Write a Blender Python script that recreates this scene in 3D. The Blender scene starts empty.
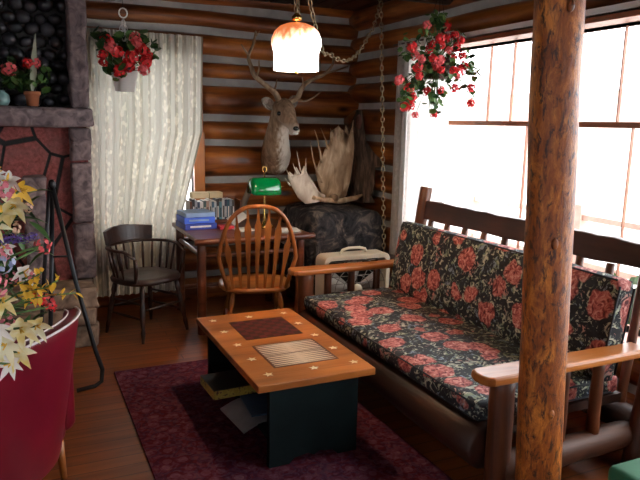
import bpy, bmesh, math, random
from mathutils import Vector, Matrix, noise
PI = math.pi
sc = bpy.context.scene
COL = sc.collection

# ---------------------------------------------------------------- camera
F, YAW, PIT, ROL, CH = 640.0, math.radians(25.3), math.radians(10.3), math.radians(1.3), 1.6
_f = Vector((math.sin(YAW)*math.cos(PIT), math.cos(YAW)*math.cos(PIT), -math.sin(PIT)))
_r0 = Vector((math.cos(YAW), -math.sin(YAW), 0)); _u0 = _r0.cross(_f)
_rt = math.cos(ROL)*_r0 + math.sin(ROL)*_u0
_up = -math.sin(ROL)*_r0 + math.cos(ROL)*_u0
cam = bpy.data.cameras.new('camera'); cam.sensor_width = 36.0; cam.lens = 36.0*F/640.0
cam.clip_start = 0.05
camo = bpy.data.objects.new('camera', cam); COL.objects.link(camo)
camo.matrix_world = Matrix(((_rt.x, _up.x, -_f.x, 0), (_rt.y, _up.y, -_f.y, 0), (_rt.z, _up.z, -_f.z, CH), (0, 0, 0, 1)))
sc.camera = camo

def at(x, y, Y):                       # the point of the place seen at a pixel, at room depth Y
    d = (x-320)/F*_rt + (240-y)/F*_up + _f
    return Vector((0, 0, CH)) + d*(Y/d.y)
def atz(x, y, z):
    d = (x-320)/F*_rt + (240-y)/F*_up + _f
    return Vector((0, 0, CH)) + d*((z-CH)/d.z)

# ---------------------------------------------------------------- light and exposure
sc.view_settings.view_transform = 'Standard'
sc.view_settings.look = 'None'
sc.view_settings.gamma = 1.0
sc.view_settings.use_curve_mapping = False
sc.view_settings.exposure = 0.0
w = bpy.data.worlds.new('sky'); sc.world = w; w.use_nodes = True
bg = w.node_tree.nodes['Background']; bg.inputs[0].default_value = (0.93, 0.96, 1.0, 1); bg.inputs[1].default_value = 8.5
sc.cycles.max_bounces = 8; sc.cycles.diffuse_bounces = 4; sc.cycles.transparent_max_bounces = 12
sc.cycles.sample_clamp_indirect = 6.0
sc.cycles.use_denoising = True

# ---------------------------------------------------------------- materials
def newmat(name):
    m = bpy.data.materials.new(name); m.use_nodes = True
    return m, m.node_tree, m.node_tree.nodes['Principled BSDF']
def N(t, typ, **kw):
    n = t.nodes.new(typ)
    for k, v in kw.items(): setattr(n, k, v)
    return n
def ramp(t, fac, stops, interp='LINEAR'):
    r = N(t, 'ShaderNodeValToRGB'); r.color_ramp.interpolation = interp
    el = r.color_ramp.elements
    el[0].position = stops[0][0]; el[0].color = (*stops[0][1], 1)
    el[1].position = stops[-1][0]; el[1].color = (*stops[-1][1], 1)
    for p, c in stops[1:-1]:
        e = el.new(p); e.color = (*c, 1)
    t.links.new(fac, r.inputs[0]); return r.outputs[0]
def coords(t, scale=(1, 1, 1), kind='Object', rot=(0, 0, 0)):
    tc = N(t, 'ShaderNodeTexCoord'); mp = N(t, 'ShaderNodeMapping')
    mp.inputs['Scale'].default_value = scale; mp.inputs['Rotation'].default_value = rot
    t.links.new(tc.outputs[kind], mp.inputs[0]); return mp.outputs[0]
def noisetex(t, vec, scale, detail=4, dist=0.0, rough=.5):
    n = N(t, 'ShaderNodeTexNoise'); n.inputs['Scale'].default_value = scale
    n.inputs['Detail'].default_value = detail; n.inputs['Distortion'].default_value = dist
    n.inputs['Roughness'].default_value = rough
    t.links.new(vec, n.inputs['Vector']); return n.outputs['Fac']
def bump(t, b, h, strength=.3, dist=.01):
    n = N(t, 'ShaderNodeBump'); n.inputs['Strength'].default_value = strength; n.inputs['Distance'].default_value = dist
    t.links.new(h, n.inputs['Height']); t.links.new(n.outputs[0], b.inputs['Normal'])
def mix(t, fac, a, b):
    n = N(t, 'ShaderNodeMix', data_type='RGBA')
    if isinstance(fac, float): n.inputs[0].default_value = fac
    else: t.links.new(fac, n.inputs[0])
    for i, v in ((6, a), (7, b)):
        if isinstance(v, tuple): n.inputs[i].default_value = (*v, 1)
        else: t.links.new(v, n.inputs[i])
    return n.outputs[2]
def math_(t, op, a, b=None, c=None):
    n = N(t, 'ShaderNodeMath', operation=op)
    for i, v in enumerate((a, b, c)):
        if v is None: continue
        if isinstance(v, (int, float)): n.inputs[i].default_value = v
        else: t.links.new(v, n.inputs[i])
    return n.outputs[0]
def M_noise(name, stops, scale=(4, 4, 4), nscale=1.0, rough=.6, detail=5, dist=0.3, bmp=0.0, metal=0, spec=.5, kind='Object'):
    m, t, b = newmat(name); v = coords(t, scale, kind)
    n = noisetex(t, v, nscale, detail, dist)
    t.links.new(ramp(t, n, stops), b.inputs['Base Color'])
    b.inputs['Roughness'].default_value = rough; b.inputs['Metallic'].default_value = metal
    b.inputs['Specular IOR Level'].default_value = spec
    if bmp: bump(t, b, n, bmp)
    return m
def M_flat(name, c, rough=.6, metal=0, spec=.5, var=.15, sc_=12):
    lo = tuple(x*(1-var) for x in c); hi = tuple(min(1, x*(1+var)) for x in c)
    return M_noise(name, [(.3, lo), (.7, hi)], (sc_,)*3, 1, rough, 3, 0, 0, metal, spec)

DK, MD, LT = (.035, .009, .003), (.23, .065, .014), (.56, .20, .042)
def M_log(name, axis, dk=DK, md=MD, lt=LT, rough=.38, knots=True):
    m, t, b = newmat(name)
    s = [9, 9, 9]; s[axis] = .9
    v = coords(t, tuple(s)); n = noisetex(t, v, 1.0, 6, .6, .6)
    s2 = [1.5, 1.5, 1.5]; v2 = coords(t, tuple(s2)); n2 = noisetex(t, v2, 1.3, 3, .3)
    c = ramp(t, n, [(.28, dk), (.48, md), (.72, lt)])
    c2 = ramp(t, n2, [(.3, (.45, .4, .38)), (.65, (1.15, 1.1, 1.05))])
    mm = N(t, 'ShaderNodeMix', data_type='RGBA', blend_type='MULTIPLY'); mm.inputs[0].default_value = .85
    t.links.new(c, mm.inputs[6]); t.links.new(c2, mm.inputs[7]); out = mm.outputs[2]
    if knots:
        s3 = [5, 5, 5]; s3[axis] = 2.2
        vo = N(t, 'ShaderNodeTexVoronoi'); vo.inputs['Scale'].default_value = 1.0
        t.links.new(coords(t, tuple(s3)), vo.inputs['Vector'])
        k = ramp(t, vo.outputs['Distance'], [(.07, (1, 1, 1)), (.2, (0, 0, 0))])
        out = mix(t, k, out, (.03, .009, .004))
    t.links.new(out, b.inputs['Base Color']); b.inputs['Roughness'].default_value = rough
    bump(t, b, n, .35, .01)
    return m
m_logx = M_log('varnished_wall_log', 0)
m_logy = M_log('varnished_side_wall_log', 1)  # same log colours as the other walls, grain along y
m_chink = M_noise('grey_chinking', [(.3, (.32, .32, .31)), (.7, (.47, .47, .45))], (6, 6, 6), 1, .9, bmp=.3)
m_dark = M_log('dark_stained_wood', 0, (.012, .006, .004), (.035, .014, .009), (.07, .027, .015), .35, False)
m_darky = M_log('dark_stained_board', 1, (.02, .008, .006), (.06, .022, .015), (.11, .042, .026), .42)
m_ceil = M_log('dark_ceiling_board', 1, (.02, .008, .005), (.05, .02, .011), (.09, .035, .017), .6, False)
m_oak = M_log('honey_oak', 2, (.17, .05, .010), (.34, .11, .022), (.5, .18, .04), .35, False)
m_oakx = M_log('honey_oak_board', 0, (.2, .06, .012), (.42, .14, .028), (.58, .22, .05), .33, False)
m_mahog = M_log('red_brown_desk_wood', 0, (.06, .016, .008), (.15, .045, .02), (.26, .085, .035), .28, False)
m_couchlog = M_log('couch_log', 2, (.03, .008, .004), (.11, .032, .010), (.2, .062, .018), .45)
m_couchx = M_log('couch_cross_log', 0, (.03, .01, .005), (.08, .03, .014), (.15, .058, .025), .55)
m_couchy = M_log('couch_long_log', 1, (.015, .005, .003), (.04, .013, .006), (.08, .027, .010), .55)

def M_post():
    m, t, b = newmat('peeled_pine_post')
    n = noisetex(t, coords(t, (16, 16, 5)), 1, 8, .8, .75)
    n2 = noisetex(t, coords(t, (48, 48, 17)), 1, 5, .6, .75)
    c = ramp(t, n, [(.3, (.10, .025, .006)), (.5, (.38, .10, .014)), (.68, (.82, .30, .045))])
    k = ramp(t, n2, [(.5, (0, 0, 0)), (.62, (1, 1, 1))])
    c = mix(t, k, c, (.065, .02, .01))
    t.links.new(c, b.inputs['Base Color']); b.inputs['Roughness'].default_value = .42; bump(t, b, n2, .5, .01)
    return m
m_post = M_post()

def M_floor():
    m, t, b = newmat('varnished_floor_planks')
    v = coords(t, (1, 1, 1))
    br = N(t, 'ShaderNodeTexBrick'); br.inputs['Scale'].default_value = 1; br.inputs['Brick Width'].default_value = 1.9
    br.inputs['Row Height'].default_value = .09; br.inputs['Mortar Size'].default_value = .0025
    br.inputs['Color1'].default_value = (.25, .075, .018, 1); br.inputs['Color2'].default_value = (.19, .052, .013, 1)
    br.inputs['Mortar'].default_value = (.03, .01, .005, 1); t.links.new(v, br.inputs['Vector'])
    n = noisetex(t, coords(t, (1.5, 22, 1)), 1, 5, .6)
    r = ramp(t, n, [(.3, (.6, .55, .5)), (.7, (1.15, 1.1, 1.05))])
    mm = N(t, 'ShaderNodeMix', data_type='RGBA', blend_type='MULTIPLY'); mm.inputs[0].default_value = 1
    t.links.new(br.outputs[0], mm.inputs[6]); t.links.new(r, mm.inputs[7])
    t.links.new(mm.outputs[2], b.inputs['Base Color']); b.inputs['Roughness'].default_value = .34
    return m
m_floor = M_floor()

def M_rug():
    m, t, b = newmat('burgundy_oriental_wool')
    v = coords(t, (1, 1, 1))
    vo = N(t, 'ShaderNodeTexVoronoi'); vo.inputs['Scale'].default_value = 14; t.links.new(v, vo.inputs['Vector'])
    n = noisetex(t, v, 24, 3, 1.5)
    c1 = ramp(t, vo.outputs['Distance'], [(.15, (.15, .055, .075)), (.32, (.08, .009, .017)), (.55, (.035, .009, .026)), (.75, (.10, .015, .022))], 'CONSTANT')
    c2 = ramp(t, n, [(.42, (.09, .011, .018)), (.56, (.13, .05, .085)), (.7, (.20, .09, .09))])
    c = mix(t, .5, c1, c2)
    t.links.new(c, b.inputs['Base Color']); b.inputs['Roughness'].default_value = .95
    b.inputs['Specular IOR Level'].default_value = .1
    bump(t, b, noisetex(t, v, 220, 2), .4, .004)
    return m
m_rug = M_rug()

def M_floral():
    m, t, b = newmat('navy_floral_upholstery')
    v0 = coords(t, (1, 1, 1))
    nn = N(t, 'ShaderNodeTexNoise'); nn.inputs['Scale'].default_value = 13; nn.inputs['Detail'].default_value = 3
    t.links.new(v0, nn.inputs['Vector'])
    va = N(t, 'ShaderNodeVectorMath', operation='MULTIPLY_ADD'); va.inputs[1].default_value = (.07, .07, .07)
    t.links.new(nn.outputs['Color'], va.inputs[0]); t.links.new(v0, va.inputs[2]); v = va.outputs[0]
    vo = N(t, 'ShaderNodeTexVoronoi'); vo.inputs['Scale'].default_value = 5.4; vo.inputs['Randomness'].default_value = .85
    t.links.new(v, vo.inputs['Vector'])
    rose = ramp(t, vo.outputs['Distance'], [(.39, (1, 1, 1)), (.43, (0, 0, 0))])
    n3 = noisetex(t, v0, 27, 4, 1.8, .55)
    rc = ramp(t, n3, [(.36, (.10, .012, .015)), (.46, (.34, .07, .065)), (.56, (.56, .19, .155)), (.68, (.72, .42, .35))])
    n4 = noisetex(t, v0, 23, 4, 1.4, .65)
    lm = ramp(t, n4, [(.53, (0, 0, 0)), (.57, (1, 1, 1))])
    hue = noisetex(t, v0, 11, 2, .4)
    lc = ramp(t, hue, [(.38, (.2, .26, .32)), (.46, (.2, .26, .15)), (.53, (.55, .55, .42)), (.6, (.18, .23, .2)), (.68, (.5, .24, .2))])
    base = ramp(t, noisetex(t, v0, 20, 2), [(.4, (.005, .007, .011)), (.65, (.014, .02, .028))])
    c = mix(t, lm, base, lc); c = mix(t, rose, c, rc)
    t.links.new(c, b.inputs['Base Color']); b.inputs['Roughness'].default_value = .6
    b.inputs['Specular IOR Level'].default_value = .35
    return m
m_floral = M_floral()
m_piping = M_flat('black_piping', (.012, .014, .02), .6)

def M_lace(name, col, trans, hole):
    m, t, b = newmat(name)
    b.inputs['Base Color'].default_value = (*col, 1); b.inputs['Roughness'].default_value = .9
    b.inputs['Specular IOR Level'].default_value = .1
    tr = N(t, 'ShaderNodeBsdfTranslucent'); tr.inputs[0].default_value = (*col, 1)
    tp = N(t, 'ShaderNodeBsdfTransparent')
    vv = coords(t, (1, 1, 1), 'UV'); wv = N(t, 'ShaderNodeTexWave', bands_direction='X'); wv.inputs['Scale'].default_value = 1.6; wv.inputs['Distortion'].default_value = 1.2; wv.inputs['Detail Scale'].default_value = 6
    t.links.new(vv, wv.inputs['Vector']); vo0 = N(t, 'ShaderNodeTexVoronoi', feature='SMOOTH_F1'); vo0.inputs['Scale'].default_value = 22; t.links.new(vv, vo0.inputs['Vector'])
    band = ramp(t, wv.outputs['Fac'], [(.45, (0, 0, 0)), (.6, (1, 1, 1))]); dots = ramp(t, vo0.outputs['Distance'], [(.28, (1, 1, 1)), (.42, (.35, .35, .35))])
    lcol = mix(t, math_(t, 'MULTIPLY', band, dots), tuple(q*.66 for q in col), tuple(min(.92, q*1.15) for q in col)); t.links.new(lcol, b.inputs['Base Color'])
    m1 = N(t, 'ShaderNodeMixShader'); m1.inputs[0].default_value = trans
    t.links.new(b.outputs[0], m1.inputs[1]); t.links.new(tr.outputs[0], m1.inputs[2])
    v = coords(t, (1, 1, 1), 'UV')
    vo = N(t, 'ShaderNodeTexVoronoi'); vo.inputs['Scale'].default_value = 26; t.links.new(v, vo.inputs['Vector'])
    h = ramp(t, vo.outputs['Distance'], [(.30, (hole,)*3), (.5, (.0,)*3)])
    hf = math_(t, 'ADD', h, .004)
    m2 = N(t, 'ShaderNodeMixShader'); t.links.new(hf, m2.inputs[0])
    t.links.new(m1.outputs[0], m2.inputs[1]); t.links.new(tp.outputs[0], m2.inputs[2])
    t.links.new(m2.outputs[0], t.nodes['Material Output'].inputs[0])
    return m
m_lace = M_lace('cream_lace_curtain', (.80, .77, .66), .1, .0)
m_sheer = M_lace('white_sheer_curtain', (.9, .89, .86), .55, .06)

def M_glass():
    m, t, b = newmat('window_glass')
    gl = N(t, 'ShaderNodeBsdfGlossy'); gl.inputs['Roughness'].default_value = .02
    tp = N(t, 'ShaderNodeBsdfTransparent'); ms = N(t, 'ShaderNodeMixShader'); lw = N(t, 'ShaderNodeLayerWeight')
    t.links.new(math_(t, 'MULTIPLY_ADD', math_(t, 'POWER', lw.outputs['Facing'], 5.0), .4, .02), ms.inputs[0]); t.links.new(tp.outputs[0], ms.inputs[1]); t.links.new(gl.outputs[0], ms.inputs[2])
    t.links.new(ms.outputs[0], t.nodes['Material Output'].inputs[0]); return m
m_glass = M_glass()

def M_redstone():
    m, t, b = newmat('red_flagstone_facing')
    v = coords(t, (1, .3, 1))
    vo = N(t, 'ShaderNodeTexVoronoi', feature='DISTANCE_TO_EDGE'); vo.inputs['Scale'].default_value = 2.5
    t.links.new(v, vo.inputs['Vector'])
    n = noisetex(t, coords(t, (1, 1, 1)), 40, 5, 0, .7); n2 = noisetex(t, coords(t, (1, 1, 1)), 5, 2)
    c = ramp(t, n, [(.3, (.13, .024, .022)), (.7, (.38, .10, .09))])
    c = mix(t, ramp(t, n2, [(.45, (0, 0, 0)), (.7, (.5, .5, .5))]), c, (.16, .09, .085))
    k = ramp(t, vo.outputs['Distance'], [(.018, (0, 0, 0)), (.03, (1, 1, 1))])
    c = mix(t, k, (.006, .006, .007), c)
    t.links.new(c, b.inputs['Base Color']); b.inputs['Roughness'].default_value = .8
    bump(t, b, math_(t, 'ADD', n, k), .6, .01); return m
m_red = M_redstone()
m_stone = M_noise('grey_violet_stone', [(.3, (.055, .04, .045)), (.5, (.17, .125, .13)), (.72, (.33, .25, .25))], (14, 14, 14), 1, .75, 7, 1.0, .8)
m_tanstone = M_noise('tan_hearth_stone', [(.3, (.07, .045, .03)), (.5, (.2, .13, .09)), (.72, (.34, .24, .17))], (11, 11, 11), 1, .8, 6, .6, .8)
m_pebble = M_noise('black_glossy_pebble', [(.35, (.008, .009, .012)), (.7, (.05, .05, .06))], (9, 9, 9), 1, .28, 4, .3, .2)
m_leather = M_noise('burgundy_leather', [(.3, (.13, .004, .013)), (.7, (.18, .006, .018))], (6, 6, 6), 1, .33, 4, .2, .05)
m_welt = M_flat('pale_welt', (.75, .68, .68), .5)
m_iron = M_flat('black_iron', (.02, .021, .024), .38, .4)
m_brass = M_flat('brass', (.65, .42, .13), .25, 1)
m_chain = M_flat('antique_brass_chain', (.40, .32, .2), .35, .8)
m_white = M_flat('white_plastic', (.82, .81, .8), .4, var=.03)
m_redfl = M_flat('red_petal', (.72, .025, .03), .6, var=.3, sc_=30)
m_pinkfl = M_flat('coral_petal', (.78, .12, .13), .6, var=.2, sc_=30)
m_leaf = M_noise('geranium_leaf', [(.3, (.03, .09, .02)), (.7, (.13, .24, .06))], (20, 20, 20), 1, .5)
m_ltleaf = M_flat('pale_spiky_leaf', (.35, .38, .28), .5)
m_darkleaf = M_noise('deep_green_leaf', [(.3, (.012, .05, .012)), (.7, (.04, .12, .03))], (20, 20, 20), 1, .5)
m_terra = M_flat('terracotta', (.5, .17, .08), .8)
m_cream = M_flat('cream_enamel', (.62, .55, .42), .4, var=.06)
m_fangrill = M_flat('grey_wire_grille', (.3, .29, .27), .4, .6)
m_blade = M_flat('grey_fan_blade', (.5, .49, .46), .4)
m_blackp = M_flat('black_interior', (.012, .012, .012), .7)
m_teal = M_noise('dark_teal_paint', [(.3, (.0015, .006, .007)), (.7, (.003, .010, .011))], (9, 9, 9), 1, .8, spec=.2)
m_green = M_flat('green_glass_shade', (.0, .22, .05), .12, spec=.9, var=.1)
m_gvelvet = M_flat('green_upholstery', (.02, .14, .065), .7)
m_antler = M_noise('tan_antler', [(.25, (.2, .12, .065)), (.5, (.44, .30, .18)), (.75, (.72, .58, .4))], (10, 10, 3.5), 1.6, .55, 5, .5, .4)
m_pantler = M_noise('pale_antler', [(.25, (.36, .27, .2)), (.6, (.62, .54, .44)), (.8, (.75, .68, .58))], (10, 10, 5), 1.6, .55, 5, .5, .3)
m_dantler = M_noise('brown_deer_antler', [(.3, (.16, .095, .05)), (.7, (.42, .29, .18))], (18, 18, 8), 1, .55, 4, .3, .2)
m_horn = M_flat('black_eye', (.006, .005, .004), .08)
m_paper = M_flat('white_paper', (.75, .74, .7), .7, var=.05)
m_parch = M_flat('cream_card', (.72, .6, .36), .6, var=.08)

# ---------------------------------------------------------------- mesh builder
def frame(d):
    d = d.normalized(); a = Vector((0, 0, 1)) if abs(d.z) < .9 else Vector((1, 0, 0))
    u = d.cross(a).normalized(); return u, d.cross(u).normalized()
class MB:
    def __init__(s): s.v = []; s.f = []; s.mi = []; s.m = []; s.sm = []; s.uv = None
    def mat(s, m):
        if m not in s.m: s.m.append(m)
        return s.m.index(m)
    def add(s, vs, fs, m, smooth=False):
        o = len(s.v); k = s.mat(m); s.v += [Vector(p) for p in vs]
        for f in fs: s.f.append([i+o for i in f]); s.mi.append(k); s.sm.append(smooth)
        return s
    def box(s, lo, hi, m, rot=None, piv=None):
        x0, y0, z0 = lo; x1, y1, z1 = hi
        vs = [Vector(p) for p in ((x0, y0, z0), (x1, y0, z0), (x1, y1, z0), (x0, y1, z0), (x0, y0, z1), (x1, y0, z1), (x1, y1, z1), (x0, y1, z1))]
        if rot:
            c = Vector(piv) if piv else (vs[0]+vs[6])/2
            vs = [rot @ (p-c)+c for p in vs]
        return s.add(vs, [(0, 3, 2, 1), (4, 5, 6, 7), (0, 1, 5, 4), (1, 2, 6, 5), (2, 3, 7, 6), (3, 0, 4, 7)], m)
    def rbox(s, lo, hi, r, m, seg=3):           # box with rounded edges
        bm = bmesh.new(); bmesh.ops.create_cube(bm, size=1)
        for q in bm.verts: q.co = Vector([(lo[i]+hi[i])/2+q.co[i]*(hi[i]-lo[i]) for i in range(3)])
        bmesh.ops.bevel(bm, geom=bm.edges[:], offset=r, segments=seg, affect='EDGES', profile=.5)
        s.frombm(bm, m, True); return s
    def frombm(s, bm, m, smooth=True):
        bm.verts.index_update(); s.add([q.co.copy() for q in bm.verts], [[q.index for q in f.verts] for f in bm.faces], m, smooth); bm.free(); return s
    def path(s, pts, rad, m, seg=10, closed=False, caps=True, flat=1.0, smooth=True, up=None):
        pts = [Vector(p) for p in pts]; n = len(pts)
        if not hasattr(rad, '__len__'): rad = [rad]*n
        vs = []; u = None
        for i, p in enumerate(pts):
            if closed: d = pts[(i+1) % n]-pts[i-1]
            else: d = pts[min(i+1, n-1)]-pts[max(i-1, 0)]
            d.normalize()
            if up is not None: w_ = Vector(up); u = (w_-d*w_.dot(d)).normalized()
            elif u is None: u, _ = frame(d)
            else: u = (u-d*u.dot(d)).normalized()
            w2 = d.cross(u)
            for k in range(seg):
                a = 2*PI*k/seg; vs.append(p+(u*math.cos(a)*flat+w2*math.sin(a))*rad[i])
        fs = []
        for i in range(n if closed else n-1):
            j = (i+1) % n
            for k in range(seg): fs.append((i*seg+k, i*seg+(k+1) % seg, j*seg+(k+1) % seg, j*seg+k))
        if caps and not closed: fs.append(tuple(range(seg))[::-1]); fs.append(tuple((n-1)*seg+k for k in range(seg)))
        return s.add(vs, fs, m, smooth)
    def log(s, p0, p1, r0, r1, m, seg=14, n=10, wob=.06, seed=0, flat=1.0):
        p0 = Vector(p0); p1 = Vector(p1); rn = random.Random(seed); ph = rn.random()*50
        pts = []; rr = []
        for i in range(n+1):
            t = i/n; q = p0.lerp(p1, t)
            pts.append(q+Vector((noise.noise(Vector((ph, t*3, 0))), noise.noise(Vector((ph, t*3, 9))), noise.noise(Vector((ph, t*3, 5)))))*r0*wob*1.5)
            rr.append((r0+(r1-r0)*t)*(1+wob*noise.noise(Vector((ph, t*6, 3)))))
        pts[0] = p0; pts[-1] = p1
        e = (p1-p0).normalized()
        pts = [p0]+[p0+e*r0*.12]+pts[1:-1]+[p1-e*r1*.12]+[p1]; rr = [rr[0]*.85, rr[0]]+rr[1:-1]+[rr[-1], rr[-1]*.85]
        return s.path(pts, rr, m, seg, flat=flat)
    def lathe(s, prof, m, c=(0, 0, 0), seg=20, axis='z', smooth=True, a0=0, a1=2*PI):
        c = Vector(c); vs = []; full = abs(a1-a0-2*PI) < 1e-6; ns = seg if full else seg+1
        for r, z in prof:
            for k in range(ns):
                a = a0+(a1-a0)*k/seg; x, y = r*math.cos(a), r*math.sin(a)
                p = {'z': (x, y, z), 'y': (x, z, y), 'x': (z, x, y)}[axis]; vs.append(c+Vector(p))
        fs = []
        for i in range(len(prof)-1):
            for k in range(seg):
                k2 = (k+1) % ns; fs.append((i*ns+k, i*ns+k2, (i+1)*ns+k2, (i+1)*ns+k))
        return s.add(vs, fs, m, smooth)
    def ball(s, c, r, m, seg=10, rings=7, rot=None):
        if not hasattr(r, '__len__'): r = (r, r, r)
        vs = []; fs = []; c = Vector(c)
        for i in range(rings+1):
            th = PI*i/rings
            for k in range(seg):
                a = 2*PI*k/seg; p = Vector((r[0]*math.sin(th)*math.cos(a), r[1]*math.sin(th)*math.sin(a), r[2]*math.cos(th)))
                if rot: p = rot @ p
                vs.append(c+p)
        for i in range(rings):
            for k in range(seg): fs.append((i*seg+k, (i+1)*seg+k, (i+1)*seg+(k+1) % seg, i*seg+(k+1) % seg))
        return s.add(vs, fs, m, True)
    def prism(s, poly, d, m, smooth=False):      # polygon (3-D points) extruded by vector d
        poly = [Vector(p) for p in poly]; d = Vector(d); n = len(poly)
        return s.add(poly+[p+d for p in poly], [tuple(range(n))[::-1], tuple(range(n, 2*n))]+[(i, (i+1) % n, n+(i+1) % n, n+i) for i in range(n)], m, smooth)
    def build(s, name, parent=None, bevel=0, loc=None, recalc=True):
        me = bpy.data.meshes.new(name); off = Vector((0, 0, 0))
        o = bpy.data.objects.new(name, me)
        if parent is not None:
            mw = parent['_mw'] if False else None
        if parent is not None:
            off = OFF.get(parent.name, Vector((0, 0, 0))); OFF[name] = off
        elif loc is not None:
            off = Vector(loc); o.location = loc
        me.from_pydata([tuple(p-off) for p in s.v], [], s.f)
        for m in s.m: me.materials.append(m)
        me.polygons.foreach_set('material_index', s.mi); me.polygons.foreach_set('use_smooth', s.sm)
        if s.uv:
            ul = me.uv_layers.new(name='UVMap')
            for lp in me.loops: ul.data[lp.index].uv = s.uv[lp.vertex_index]
        me.update()
        if recalc:
            bm = bmesh.new(); bm.from_mesh(me); bmesh.ops.recalc_face_normals(bm, faces=bm.faces[:]); bm.to_mesh(me); bm.free()
        COL.objects.link(o)
        OFF[o.name] = off
        if parent is not None: o.parent = parent
        if bevel:
            b = o.modifiers.new('bevel', 'BEVEL'); b.width = bevel; b.segments = 2; b.limit_method = 'ANGLE'
        return o
OFF = {}
def thing(name, label, cat, loc, group=None, rotz=0):
    o = bpy.data.objects.new(name, None); COL.objects.link(o); o.location = loc; o['label'] = label; o['category'] = cat
    o.empty_display_size = .1
    if group: o['group'] = group
    OFF[o.name] = Vector(loc) if not rotz else Vector((0, 0, 0)); o.rotation_euler = (0, 0, rotz)
    return o
def tag(o, label, cat, group=None):
    o['label'] = label; o['category'] = cat
    if group: o['group'] = group
    return o
def struct(o): o['kind'] = 'structure'; return o
def pl(o, l): o['label'] = l; return o
RZ = lambda a: Matrix.Rotation(a, 3, 'Z')
RX = lambda a: Matrix.Rotation(a, 3, 'X')
RY = lambda a: Matrix.Rotation(a, 3, 'Y')
rnd = random.Random(7)

# ================================================================ setting
XW, YW, ZC = 3.0, 5.65, 2.66
b = MB(); b.box((-3.1, -3.0, -.12), (3.3, 6.0, 0), m_floor); struct(b.build('floor'))
b = MB(); b.box((-3.1, -3.0, ZC), (3.3, 6.0, ZC+.12), m_ceil)
for i in range(30): b.box((-2.9+i*.2, -2.8, ZC-.012), (-2.72+i*.2, 5.9, ZC), m_ceil)
struct(b.build('ceiling'))
b = MB(); b.log((-2.9, 4.1, 2.58), (2.95, 4.1, 2.58), .1, .1, m_dark, seed=3); struct(b.build('trim_1'))

def logwall(name, axis, face, sgn, a0, a1, chinks, openings, m, seed, over=0):
    """axis 0: wall runs along x with its inner chinking at y=face; axis 1: along y at x=face. sgn = outward."""
    b = MB(); rn = random.Random(seed)
    def P(a, q, z): return (a, face+sgn*q, z) if axis == 0 else (face+sgn*q, a, z)
    def bx(a_, b_, q0, q1, z0, z1, mm):
        p, q = P(a_, q0, z0), P(b_, q1, z1)
        b.box(tuple(min(p[i], q[i]) for i in range(3)), tuple(max(p[i], q[i]) for i in range(3)), mm)
    segs = sorted(openings)
    # chinking core
    cur = a0
    for (o0, o1, z0, z1) in segs:
        bx(cur, o0, 0, .12, 0, ZC, m_chink); bx(o0, o1, 0, .12, 0, z0, m_chink); bx(o0, o1, 0, .12, z1, ZC, m_chink); cur = o1
    bx(cur, a1, 0, .12, 0, ZC, m_chink)
    zs = [-.05]+chinks
    for i in range(len(zs)-1):
        lo, hi = zs[i]+.028, zs[i+1]-.028; zc = (lo+hi)/2; r = (hi-lo)/2
        runs = []; cur = a0-over
        for (o0, o1, z0, z1) in segs:
            if lo < z1-.02 and hi > z0+.02: runs.append((cur, o0)); cur = o1
        runs.append((cur, a1+over))
        for (q0, q1) in runs:
            if q1-q0 < .05: continue
            ph = rn.random()*40; n = max(4, int((q1-q0)/.22)); pts = []; rr = []
            for k in range(n+1):
                a = q0+(q1-q0)*k/n
                pts.append(P(a, .02+.012*noise.noise(Vector((ph, a*1.3, 0))), zc+.012*noise.noise(Vector((ph, a*1.1, 7)))))
                rr.append(r*(1+.07*noise.noise(Vector((ph, a*1.7, 3)))))
            b.path(pts, rr, m, 18, flat=1.0 if r < .12 else .12/r, up=(0, 1, 0) if axis == 0 else (1, 0, 0))
    return struct(b.build(name))
ck_b = [.22, .5, .78, 1.08, 1.41, 1.63, 1.94, 2.13, 2.36, 2.56, 2.8]
ck_r = [.2, .45, .72, .97, 1.22, 1.48, 1.77, 2.01, 2.23, 2.44, 2.7]
logwall('wall_back', 0, YW, 1, -2.9, 3.1, ck_b, [(.6, 1.42, .62, 2.12)], m_logx, 5)
logwall('wall_right', 1, XW, 1, -2.8, 5.75, ck_r, [(-2.3, .1, .5, 2.17), (.75, 4.42, .5, 2.17)], m_logy, 9)
logwall('wall_left', 1, -2.8, -1, -2.8, 5.75, ck_r, [(-.9, .4, .8, 2.1)], m_logy, 11)
logwall('wall_front', 0, -2.7, -1, -2.9, 3.1, ck_b, [(-1.9, -.9, .9, 2.1)], m_logx, 13)

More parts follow.
